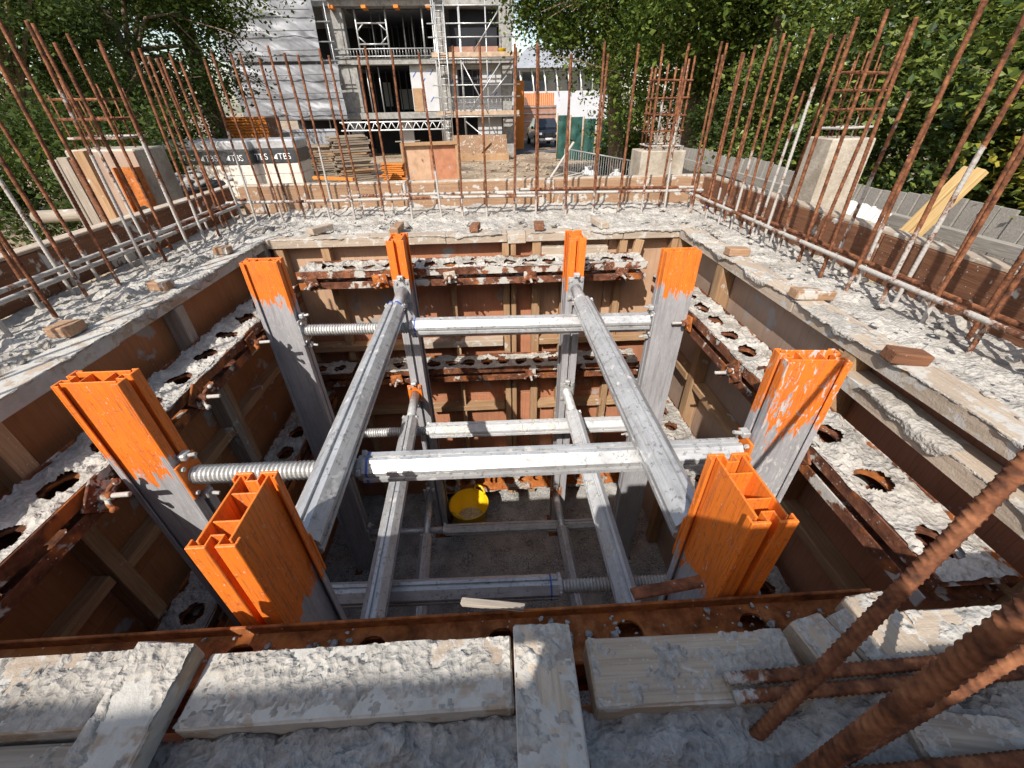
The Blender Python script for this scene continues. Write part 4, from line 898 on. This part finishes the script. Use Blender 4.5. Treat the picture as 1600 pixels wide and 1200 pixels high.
# ================================================================== THE BUILDING BEHIND
B0 = 30.0; GZ = -2.0
bl = thing('building', 'unfinished three-storey concrete building behind the yard, open floors and white insulation', 'building', (-6, 34, GZ))
def bp(name, x0, x1, y0, y1, z0, z1, mat, parent=None): return MB().b(x0, x1, y0, y1, z0, z1, .01).build(name, mat, parent or bl)
for z0, z1, x1 in ((.05, .37, 1.7), (2.66, 2.95, 1.7), (5.15, 5.5, -2.2)): bp('slab', -14, x1, B0, 42, z0, z1, 'concrete_building')
bp('slab', -2.19, 1.7, B0+.4, 42, 5.2, 5.45, 'concrete_building')
bp('roof_fascia', -8.3, -2.4, B0-.5, B0-.02, 5.55, 5.8, 'white_render')
for x0, x1, z0, z1 in ((-8.4, -7.3, .372, 2.658), (-8.6, -7.6, 2.952, 5.148), (-2.75, -2.05, .372, 2.658), (-2.8, -2.1, 2.952, 5.148), (1.0, 1.6, .372, 2.658), (.9, 1.6, 2.952, 5.19), (1.0, 1.62, GZ, .048), (-2.7, -2.2, GZ, .048), (-8.3, -7.7, GZ, .048)):
    bp('column', x0, x1, B0+.12, B0+.7, z0, z1, 'concrete_building')
bp('back_wall', -14, 1.6, 37, 37.3, GZ, 5.1, 'interior_shade'); bp('inner_wall', -2.4, -2.2, 30.8, 37, .4, 5.1, 'interior_frame')
bp('ceiling_lining', -7.5, -2.9, B0+.8, 36.9, 2.60, 2.655, 'interior_shade'); bp('ceiling_lining', -7.5, -2.9, B0+.8, 36.9, 5.09, 5.148, 'interior_frame')  # dark sheets under the slabs, part of the interior's painted shade
for x in np.arange(-7.3, -2.9, .42): bp('inner_stud', x, x+.07, 33.9, 34.0, .4, 2.6, 'interior_frame')
for x in np.arange(-7.3, -2.9, .36): bp('inner_stud', x, x+.06, 34.9, 35.0, 2.96, 5.08, 'interior_frame')
for x0, x1, z0, z1 in ((-7.2, -6.7, .7, 2.1), (-6.1, -5.2, .5, 1.7), (-4.9, -4.75, .5, 2.2), (-4.8, -3.4, 3.0, 3.9), (-7, -6.2, 3.0, 3.5)): bp('painted_daylight', x0, x1, 36.4, 36.5, z0, z1, 'insulation')  # solid pale panels painting daylight at the back of the floors
bp('insulation_panel', -4.35, -2.78, B0+.35, B0+.5, .40, 2.64, 'insulation')
bp('ply_board', -4.3, -3.75, B0+.25, B0+.33, .39, 1.55, 'timber')
wv = bp('wall', -2.04, .98, B0+.5, B0+.7, .38, 1.05, 'insulation'); bp('wall', -2.04, -1.62, B0+.5, B0+.7, 1.052, 2.65, 'insulation'); bp('wall', -.28, .98, B0+.5, B0+.7, 1.052, 2.65, 'insulation'); bp('wall', -1.618, -.282, B0+.5, B0+.7, 2.42, 2.65, 'insulation')
wi = bp('window', -1.60, -.30, B0+.58, B0+.62, 1.06, 2.41, 'interior_shade')
for x in (-1.59, -.76, -.46, -.34): bp('window_bar', x, x+.05, B0+.52, B0+.575, 1.07, 2.40, 'interior_frame', wi)
for z in (1.07, 1.6, 2.35): bp('window_bar', -.74, -.36, B0+.50, B0+.518, z, z+.05, 'interior_frame', wi)
bp('wall', -2.04, .88, B0+.9, B0+1.1, 2.96, 3.5, 'brick_wall'); bp('upper_floor_shade', -1.9, .8, B0+1.2, B0+1.25, 3.5, 5.15, 'interior_shade')  # near-black sheet paints the shade of the upper floor
bp('wall', -.55, .95, B0+.5, B0+.7, GZ, .045, 'insulation'); bp('ground_floor_shade', -2.0, -.57, B0+.9, B0+.95, GZ, .04, 'interior_shade'); bp('ground_floor_shade', -7.6, -2.8, B0+2.9, B0+2.95, GZ, .04, 'interior_shade')  # near-black sheets paint the shade of the ground floor
bp('pier', -5.6, -4.7, B0+1.2, B0+1.5, GZ, .04, 'insulation'); bp('base_block', .9, 1.75, B0-.6, B0+.1, GZ, -1.35, 'concrete_building')
for i, (x, z) in enumerate(((-4.1, 2.2), (-3.6, 1.9), (-3.1, 2.3), (-3.9, 1.3), (-3.2, 1.0), (-1.9, 1.9), (-1.85, .7), (.3, 2.2), (.6, 1.2))):
    MB().box((0, 0, 0), (.32, .004, .05)).build('blue_mark', 'blue_print', bl, Matrix.Translation((x, B0+.345 if x < -2.7 else B0+.494, z)) @ Matrix.Rotation(R(-50), 4, 'Y'))
def pole(parent, p0, p1, r=.03, mat='scaffold_steel', name='tube'): return MB().tube(p0, p1, r, None, 8).build(name, mat, parent, None, True)
for x in (-7.0, -5.35, -3.35): pole(bl, (x, B0+.4, 2.96), (x+.02, B0+.4, 5.14), .05, name='prop')
for x in (-6.4, -5.9, -4.6, -4.1): pole(bl, (x, B0+1.8, 2.96), (x, B0+1.8, 5.08), .035, name='prop')
for x in (-6.9, -6.2, -3.9): pole(bl, (x, B0+.6, .38), (x, B0+.6, 2.6), .035, name='prop')
for z in (3.6, 4.5): pole(bl, (-7.0, B0+.4, z), (-5.35, B0+.4, z), .04, name='frame_bar')
for (a, b) in (((-7.0, 3.95), (-6.6, 3.62)), ((-5.35, 3.95), (-5.75, 3.62)), ((-7, 4.15), (-6.6, 4.48)), ((-5.35, 4.15), (-5.75, 4.48))): pole(bl, (a[0], B0+.4, a[1]), (b[0], B0+.4, b[1]), .035, name='frame_bar')
for z in (3.02, 3.35): pole(bl, (-8.4, B0-.1, z), (-2.4, B0-.1, z), .03, name='guard_rail')
for x in np.arange(-7.6, -2.5, .17): pole(bl, (x, B0-.1, 2.96), (x, B0-.1, 3.34), .012, name='baluster')
for x in (-8.1, -6.4, -4.7, -3.0): bp('roof_bracket', x, x+.25, B0-.4, B0+.3, 5.0, 5.14, 'timber_orange')
# lattice beam
lt = thing('lattice_beam', 'white lattice girder spanning below the first floor of the building', 'girder', (-5.3, 28.4, -.25))
for z in (-.46, -.06): pole(lt, (-8.4, 28.4, z), (-2.2, 28.4, z), .035, 'white_print', 'chord')
for i in range(26): x = -8.3+i*.235; pole(lt, (x, 28.4, -.46 if i % 2 else -.06), (x+.235, 28.4, -.06 if i % 2 else -.46), .022, 'white_print', 'lacing')
# white sheeting on a scaffold
sh = thing('scaffold_sheeting', 'wrinkled white sheeting over scaffold at the left of the building', 'sheeting', (-10.8, 28.9, .1))
for z0, z1, xa, xb, sd_ in ((.12, 2.62, -13.9, -8.05, 3), (2.78, 6.6, -14.0, -8.75, 8)):
    V, F = grid_mesh(np.linspace(xa, xb, 110), np.linspace(z0, z1, 80), lambda X, Z: X*0)
    X, Z = V[:, 0].copy(), V[:, 1].copy(); band = (Z-z0) % .82
    fold = fbm(X*.55+Z*.9, Z*.45-X*.25, sd_, 3); d = -.03*np.sin(np.clip(band/.82, 0, 1)*np.pi)+(fold-.5)*.16+.05*np.abs(np.sin(X*1.1+Z*2.4+fold*7))+(fbm(X*3+Z*5, Z*1.2-X*.7, sd_+4, 3)-.5)*.07
    V = np.stack([X+.03*np.sin(Z*3), 28.9+d, Z], 1); link('sheet', np_mesh('sheet', V, F, 'white_sheet'), sh)
for z in (.1, .93, 1.75, 2.62, 2.8, 3.6, 4.42, 5.25): pole(sh, (-14.1, 29.12, z), (-8.0, 29.12, z), .03)
for z in (.55, 1.35, 2.15, 3.2, 4.0, 4.85, 5.6): pole(sh, (-14.0, 28.66, z), (-8.1 if z < 2.7 else -8.8, 28.66, z+rng.gauss(0, .03)), .022, 'barrier_steel', 'lacing_rope')
for x in (-13.95, -12.4, -10.8, -9.2, -8.2): pole(sh, (x, 29.2, GZ), (x, 29.2, 6.4), .03, name='standard')
hd = thing('site_screen', 'dark grey panelled screen with a white top rail under the sheeting', 'screen', (-10.9, 27, GZ))
for i in range(4): bp('panel', -13.3+i*1.25, -12.07+i*1.25, 27, 27.05, GZ, -.42, 'roof_grey' if i != 1 else 'glass_dark', hd)
bp('top_rail', -13.35, -8.25, 26.95, 27.08, -.415, -.30, 'white_render', hd)
# scaffold in front of the right bay
sc = thing('scaffold', 'galvanised tube scaffold with boarded lifts in front of the right bay', 'scaffold', (-.4, 28.9, GZ))
for x in (-2.6, -1.25, .15, 1.65):
    for y in (28.4, 29.5): pole(sc, (x, y, GZ), (x, y, 5.6), .032, name='standard')
for z in (.12, 1.05, 1.6, 2.75, 3.65, 4.2, 4.9):
    pole(sc, (-2.9, 28.36, z), (1.95, 28.36, z), .03, name='ledger')
    if z in (.12, 2.75): pole(sc, (-2.9, 29.46, z), (1.95, 29.46, z), .03, name='ledger')
for z in (.18, 2.81):
    for k in range(5): bp('scaffold_board', -2.8+.01*k, 1.9-.02*k, 28.4+k*.22, 28.6+k*.22, z, z+.05, 'scaffold_board', sc)
    bp('toe_board', -2.8, 1.9, 28.34, 28.37, z+.0, z+.22, 'scaffold_board', sc)
for a, b in (((-.9, .4), (.9, 2.6)), ((-1.2, 2.6), (.1, .3)), ((-.5, 3.1), (1.0, 4.9)), ((-1.2, -.1), (1.3, -2)), ((.4, 1.2), (1.2, 2.0))): pole(sc, (a[0], 28.3, a[1]), (b[0], 28.3, b[1]), .03, name='brace')
for z in (.45, .62, .8, .97): pole(sc, (-1.9, 28.42, z), (1.6, 28.42, z), .008, name='mesh_wire')
for x in np.arange(-1.9, 1.65, .25): pole(sc, (x, 28.42, .4), (x, 28.42, 1.05), .008, name='mesh_wire')
ld = thing('ladder', 'aluminium ladder standing against the left end of the tube scaffold', 'ladder', (-2.2, 28.2, GZ))
for x in (-2.42, -1.98): pole(ld, (x, 28.05, GZ), (x, 28.3, 5.0), .03, name='stile')
for z in np.arange(GZ+.25, 4.95, .28): pole(ld, (-2.42, 28.05+.25*(z-GZ)/7, z), (-1.98, 28.05+.25*(z-GZ)/7, z), .018, name='rung')
t = thing('bucket', 'small yellow bucket on the upper scaffold boards', 'bucket', (1.0, 28.7, 2.87))
MB().lathe([(0, 0), (.17, 0), (.22, .32), (.23, .33), (.21, .33), (.16, .02), (0, .02)], 20).build('bowl', 'yellow_plastic', t, Matrix.Translation((1.0, 28.7, 2.865)), True)
MB().path([(.98+.22*math.cos(a), 28.7, 3.19+.16*math.sin(a)) for a in np.linspace(0, math.pi, 9)], .008, 5).build('handle', 'scaffold_steel', t)
# right of the building: brick wall, orange fence, office block
t = thing('brick_wall', 'low brick wall across the end of the lane', 'wall', (3.7, 45, GZ)); bp('wall', 1.7, 6.4, 45, 45.3, GZ-.2, .62, 'brick_wall', t)
for z in (-.6, 0, .5): pole(t, (1.7, 44.9, z), (6.4, 44.9, z), .03, name='rail')
t = thing('orange_fence', 'orange slatted fence panel above the brick wall', 'fence', (4, 46, .6))
for x in np.arange(2.9, 6.2, .18): bp('slat', x, x+.15, 46, 46.04, .5, 1.55, 'timber_orange', t)
bp('gate_post', 2.0, 2.6, 34.0, 34.4, GZ, 2.0, 'timber_orange', tag(link('orange_gate', None, None, Matrix.Translation((2.3, 34.2, GZ))), 'tall orange timber gate post beside the scaffold', 'gate'))
t = thing('office_building', 'white office block with a dark window band and grey roof in the distance', 'building', (8, 62, GZ))
bp('wall', 2.9, 16, 60, 70, GZ, 2.0, 'white_render', t); bp('wall', 2.9, 16, 60.6, 70, 3.9, 4.2, 'white_render', t)
for i in range(9): bp('window', 2.95+i*1.42, 4.30+i*1.42, 60.5, 60.6, 2.02, 3.88, 'glass_dark', t)
for i in range(10): pole(t, (2.95+i*1.42, 59.6, 1.9), (2.6+i*1.42, 60.3, 4.3), .07, 'white_print', 'raking_post')
MB().add([(2.5, 59.4, 4.2), (16.5, 59.4, 4.2), (16.5, 71, 4.2), (2.5, 71, 4.2), (5.5, 65, 6.6), (14, 65, 6.6)], [(0, 1, 5, 4), (1, 2, 5), (2, 3, 4, 5), (3, 0, 4), (3, 2, 1, 0)]).build('roof', 'roof_grey', t)
struct(MB().add([(1.9, 31, -1.985), (6.5, 31, -1.985), (6.5, 44.9, -1.985), (1.9, 44.9, -1.985)], [(0, 1, 2, 3)]).build('road', 'asphalt'))
# ---- black pickup
t = thing('pickup_truck', 'black pickup parked facing the site on the lane', 'pickup', (4.45, 36, -2.0)); cm = Matrix.Translation((4.45, 34.6, -1.98)) @ Matrix.Rotation(R(4), 4, 'Z')
def car_mesh():
    P = [(0.0, .42), (0, .95), (.25, 1.10), (1.05, 1.16), (1.75, 1.78), (2.9, 1.80), (3.25, 1.20), (5.2, 1.18), (5.25, .45)]
    wd = [.84, .90, .92, .93, .74, .74, .92, .93, .92]; n = len(P)
    vs = [(s*wv_, y, z) for s in (-1, 1) for (y, z), wv_ in zip(P, wd)]; fs = [tuple(range(n)), tuple(range(2*n-1, n-1, -1))]+[(i, n+i, n+(i+1) % n, (i+1) % n) for i in range(n)]
    return MB().add(vs, fs)
bd = car_mesh().build('body', 'car_paint', t, cm)
MB().add([(-.86, 1.10, 1.21), (.86, 1.10, 1.21), (.69, 1.69, 1.73), (-.69, 1.69, 1.73)], [(0, 1, 2, 3)]).build('windscreen', 'glass_dark', t, cm @ Matrix.Translation((0, -.02, .012)))
MB().b(-.46, .46, -.05, 0, .68, .96, .02).build('grille', 'black_plastic', t, cm); MB().b(-.75, .75, -.10, 0, .45, .60, .03).build('bumper', 'chrome', t, cm)
MB().b(-.26, .26, -.125, -.105, .52, .63).build('number_plate', 'white_print', t, cm)
for s in (-1, 1):
    MB().b(s*.50, s*.86, -.045, .05, .80, .95, .02).build('headlight', 'headlight_glass', t, cm)
    MB().b(s*.93, s*1.12, 1.15, 1.27, 1.14, 1.32, .03).build('mirror', 'car_paint', t, cm)
    for y in (.95, 4.2):
        wh = MB().path([(s*.70, y, .38), (s*.94, y, .38)], .38, 20).build('wheel', 'tyre', t, cm); MB().path([(s*.935, y, .38), (s*.95, y, .38)], .23, 16).build('rim', 'chrome', wh, cm)
# ---- things in the yard
def pallet(label, x, y, z, wx, n, band=True, rot=0):
    t = thing('block_pallet', label, 'pallet', (x, y, z), 'wrapped pallets of blocks'); mw = Matrix.Translation((x, y, z)) @ Matrix.Rotation(R(rot), 4, 'Z')
    for i in range(3): timber('deck_board', mw @ Vector((-wx/2, -.4+i*.4, .06)), mw @ Vector((wx/2, -.4+i*.4, .06)), .1, .03, 'timber', t)
    for i in range(3): timber('bearer', mw @ Vector((-wx/2+.06+i*(wx/2-.06), -.45, .022)), mw @ Vector((-wx/2+.06+i*(wx/2-.06), .45, .022)), .09, .04, 'timber', t)
    k = 0; bm_ = MB().box((0, 0, 0), (wx/4-.006, .44, .211), None, .006).mesh('block', 'block')
    for r_i in range(n):
        for c in range(4):
            for d in (0, 1): link('block', bm_, t, mw @ Matrix.Translation((-wx/2+wx/8+c*wx/4+rng.gauss(0, .003), -.225+d*.45, .185+r_i*.217)))
    h = .08+n*.217
    MB().b(-wx/2-.012, wx/2+.012, -.47, .47, h-.43, h-.17, .01).build('printed_band', 'dark_wrap', t, mw)
    MB().b(-wx/2-.014, wx/2+.014, -.475, .475, h-.168, h+.02, .03).build('clear_wrap', 'clear_wrap', t, mw)
    for q in (-.24, .22): text('TBS', t, mw @ Matrix.Translation((q*wx*1.1-.14, -.474, h-.36)) @ Matrix.Rotation(R(90), 4, 'X'), .17)
def text(s, parent, mw, size):
    c = bpy.data.curves.new('print', 'FONT'); c.body = s; c.size = size; c.extrude = .001; o = bpy.data.objects.new('tmp', c); COL.objects.link(o)
    bpy.context.view_layer.update(); me = bpy.data.meshes.new_from_object(o.evaluated_get(bpy.context.evaluated_depsgraph_get())); bpy.data.objects.remove(o)
    me.materials.clear(); me.materials.append(M['white_print']); link('printed_lettering', me, parent, mw)
    MB().add([(-.10, .02, .0012), (-.02, .0, .0012), (-.015, .11, .0012), (-.06, .075, .0012)], [(0, 1, 2, 3)]).build('printed_mark', 'white_print', parent, mw)
pallet('wrapped pallet of pale blocks at the left, partly in shade', -6.95, 11.2, -1.12, 1.15, 5, rot=4)
pallet('wrapped pallet of pale blocks in the middle of the three', -5.72, 11.0, -1.12, 1.1, 5, rot=-2)
pallet('wrapped pallet of pale blocks nearest the timber stacks', -4.80, 11.2, -1.12, .98, 5, rot=3)
def stack(label, x, y, z, rot, layers, L, wd, cols, mat='timber_stack'):
    t = thing('timber_stack', label, 'timber stack', (x, y, z), 'stacks of timber in the yard')
    for k in range(layers):
        for c in range(cols):
            a = R(rot)+rng.gauss(0, .05); ox, oy = rng.gauss(0, .045), (c-(cols-1)/2)*(wd+.01)+rng.gauss(0, .02); ll = L*rng.uniform(.9, 1.06)
            cx, cy = x+ox*math.cos(a)-oy*math.sin(a), y+ox*math.sin(a)+oy*math.cos(a); d = Vector((math.cos(a), math.sin(a), rng.gauss(0, .008)))*ll/2; c0 = Vector((cx, cy, z+.03+k*.056))
            timber('board', c0-d, c0+d, wd, .044, mat if rng.random() < .85 else 'timber', t, (0, 0, 1), .003, False)
stack('lower grey timber stack beside the block pallets', -4.55, 13.4, -1.44, 12, 22, 1.35, .22, 3)
stack('tall leaning timber stack of short boards', -3.72, 13.0, -1.44, 28, 26, .95, .22, 2, 'timber_stack')
stack('small orange-brown pile of offcuts by the framed panel', -2.95, 14.6, -1.48, -10, 12, .7, .15, 2, 'timber_orange')
t = thing('orange_crate', 'bright orange slatted crate under the left trees', 'crate', (-6.7, 14, -1.45))
for k in range(12): bp('slat', -7.2+k*.088, -7.13+k*.088, 13.98, 14.0, -1.4, .05, 'timber_orange', t)
for k in range(6): bp('slat', -7.22, -6.14, 13.96, 13.98, .06+k*.068, .115+k*.068, 'timber_orange', t)
bp('side', -7.22, -6.14, 14.001, 14.9, -1.4, .43, 'timber_rusty', t)
plank('orange board lying in front of the slatted crate', (-7.9, 12.9, -.30), (-5.9, 13.0, -.36), .5, .05, 'timber_orange', cat='board')
t = thing('framed_panel', 'timber-framed plywood panel standing upright in the yard', 'panel', (-1.9, 15.8, -1.5)); pm = Matrix.Translation((0, 15.8, 0))
ply(t, -2.80, -1.95, 15.84, 15.86, -1.47, -.42, 'plywood_pale'); ply(t, -1.946, -1.02, 15.84, 15.86, -1.47, -.42, 'plywood_red')
for p0, p1 in (((-2.86, 15.78, -.40), (-.97, 15.78, -.37)), ((-2.86, 15.78, -1.50), (-.97, 15.78, -1.50))): rail(t, p0, p1, .12, .10, 'timber', 'frame_member')
for x in (-2.81, -1.02): rail(t, (x, 15.78, -1.449), (x, 15.78, -.446), .10, .12, 'timber', 'frame_member', (0, 1, 0))
plank('rough stick lying on top of the framed panel', (-3.0, 15.75, -.31), (-2.2, 15.8, -.30), .05, .03, 'timber_grey', name='stick', cat='stick')
t = thing('timber_trough', 'low pale timber trough at the foot of the scaffold', 'trough', (-.5, 27.5, -2))
bp('back_board', -2.0, 1.1, 27.6, 27.65, -2.0, -.75, 'timber_plank', t); bp('front_board', -2.2, 1.2, 26.9, 26.95, -2.0, -1.62, 'timber', t); bp('side_board', 1.05, 1.1, 26.951, 27.599, -2, -.95, 'timber_plank', t)
rail(t, (-.6, 27.55, -1.8), (.2, 27.55, -1.1), .1, .05, 'timber', 'brace')
plank('orange board lying at the foot of the timber stacks', (-3.9, 10.4, -.66), (-3.0, 10.3, -.70), .10, .06, 'timber_orange', cat='board')
# steel pile with leaning bar, barrier, netting, bags
t = thing('rebar_pile', 'heap of rusty reinforcing bars by the mesh barrier', 'heap', (1.3, 9, -1.3))
for k in range(70):
    y = 9+rng.gauss(0, .25); hgt = .75*max(0, 1-abs(rng.gauss(0, .5)))*max(.1, 1-abs(y-9)/.9); x = 1.3+rng.gauss(0, .15)
    pole(t, (x-.6+rng.gauss(0, .1), y+rng.gauss(0, .2), -1.25+hgt*.75), (x+.6+rng.gauss(0, .15), y+rng.gauss(0, .2), -1.2+hgt), .014, rng.choice(['rebar_steel', 'rebar_dark']), 'bar')
tag(MB().tube((.72, 8.7, -1.2), (1.62, 8.9, .02), .022, None, 8).build('leaning_bar', 'rebar_steel'), 'single steel tube leaning over the heap of rusty bars', 'tube')
t = thing('mesh_barrier', 'galvanised pedestrian barrier sagging beside the bar cage', 'barrier', (2.5, 10, -1.3)); a0, a1 = Vector((1.64, 10, -.17)), Vector((3.36, 9.6, -.45))
for dz in (0, -.42, -.82): pole(t, a0+Vector((0, 0, dz)), a1+Vector((0, 0, dz)), .016, 'barrier_steel')
for k in range(37): p = a0.lerp(a1, k/36); pole(t, p, p+Vector((0, 0, -.82)), .005 if 0 < k < 36 else .016, 'barrier_steel', 'rod')
t = thing('green_netting', 'green debris netting hung along the lane fence', 'netting', (4.7, 26, -1.9))
for k in range(4):
    V, F = grid_mesh(np.linspace(3.8+k*.66, 4.45+k*.66, 12), np.linspace(-1.9, .15-.08*k, 14), lambda X, Z: X*0); X, Z = V[:, 0].copy(), V[:, 1].copy()
    link('net', np_mesh('net', np.stack([X, 26+.04*np.sin(X*9)+.15*fbm(X*3, Z*3, k)-.25*k, Z], 1), F, 'green_mesh'), t); pole(t, (3.8+k*.66, 26.05-.25*k, -2), (3.8+k*.66, 26.05-.25*k, .25-.08*k), .03, 'timber', 'post')
for i, (x, y, z, s, mt, lb) in enumerate(((2.6, 12.0, -1.05, .28, 'bag_white', 'white rubble bag behind the mesh barrier, left one'), (3.25, 11.6, -1.05, .26, 'bag_white', 'white rubble bag behind the mesh barrier, right one'), (2.78, 5.5, -.55, .17, 'blue_plastic', 'blue plastic bag beside the column stub'))):
    r = np.random.default_rng(i); mb = MB().lathe([(0, -s*.9), (s*.8, -s*.8), (s, -s*.2), (s*.9, s*.4), (s*.45, s*.75), (s*.15, s*.85), (s*.28, s*1.15), (0, s*1.0)], 14); mb.v = [(a+r.normal()*s*.07, b+r.normal()*s*.07, c+r.normal()*s*.05) for a, b, c in mb.v]
    tag(mb.build('rubble_bag', mt, None, Matrix.Translation((x, y, z)), True), lb, 'bag')
t = thing('rubble_tub', 'black plastic tub heaped with broken rubble outside the left wall', 'tub', (-3.5, 5, -1.25))
MB().lathe([(0, -.75), (.36, -.75), (.44, -.1), (.47, -.08), (.46, -.06), (.40, -.1), (.33, -.7), (0, -.7)], 28).build('bowl', 'black_plastic', t, Matrix.Translation((-3.5, 5.1, 0)) @ Matrix.Scale(1.25, 4, (1, 0, 0)), True)
blobs('rubble', 'broken rubble heaped in the black tub', 90, lambda r: (-3.5+r.normal(0, .22), 5.1+r.normal(0, .16), -.06+abs(r.normal(0, .05))), .03, .085, 'concrete_building', 31)
t = thing('timber_pole', 'short pale timber pole lying beside the boarded column form', 'pole', (-3.0, 3.5, -.1))
MB().tube((-3.45, 3.5, -.05), (-2.66, 3.45, -.02), .045, .04, 12).build('shaft', 'timber_grey', t, None, True)
plank('loose white board on the ground outside the left wall', (-2.6, 2.2, -.55), (-2.1, 2.6, -.5), .3, .02, 'board_white', cat='board')
blobs('rubble', 'stones and broken brick scattered over the yard', 420, lambda r: (lambda x, y: (x, y, float(ground_z(x, y))+.02))(r.uniform(-3, 4.2), r.uniform(9, 30)), .03, .13, 'ground', 33)
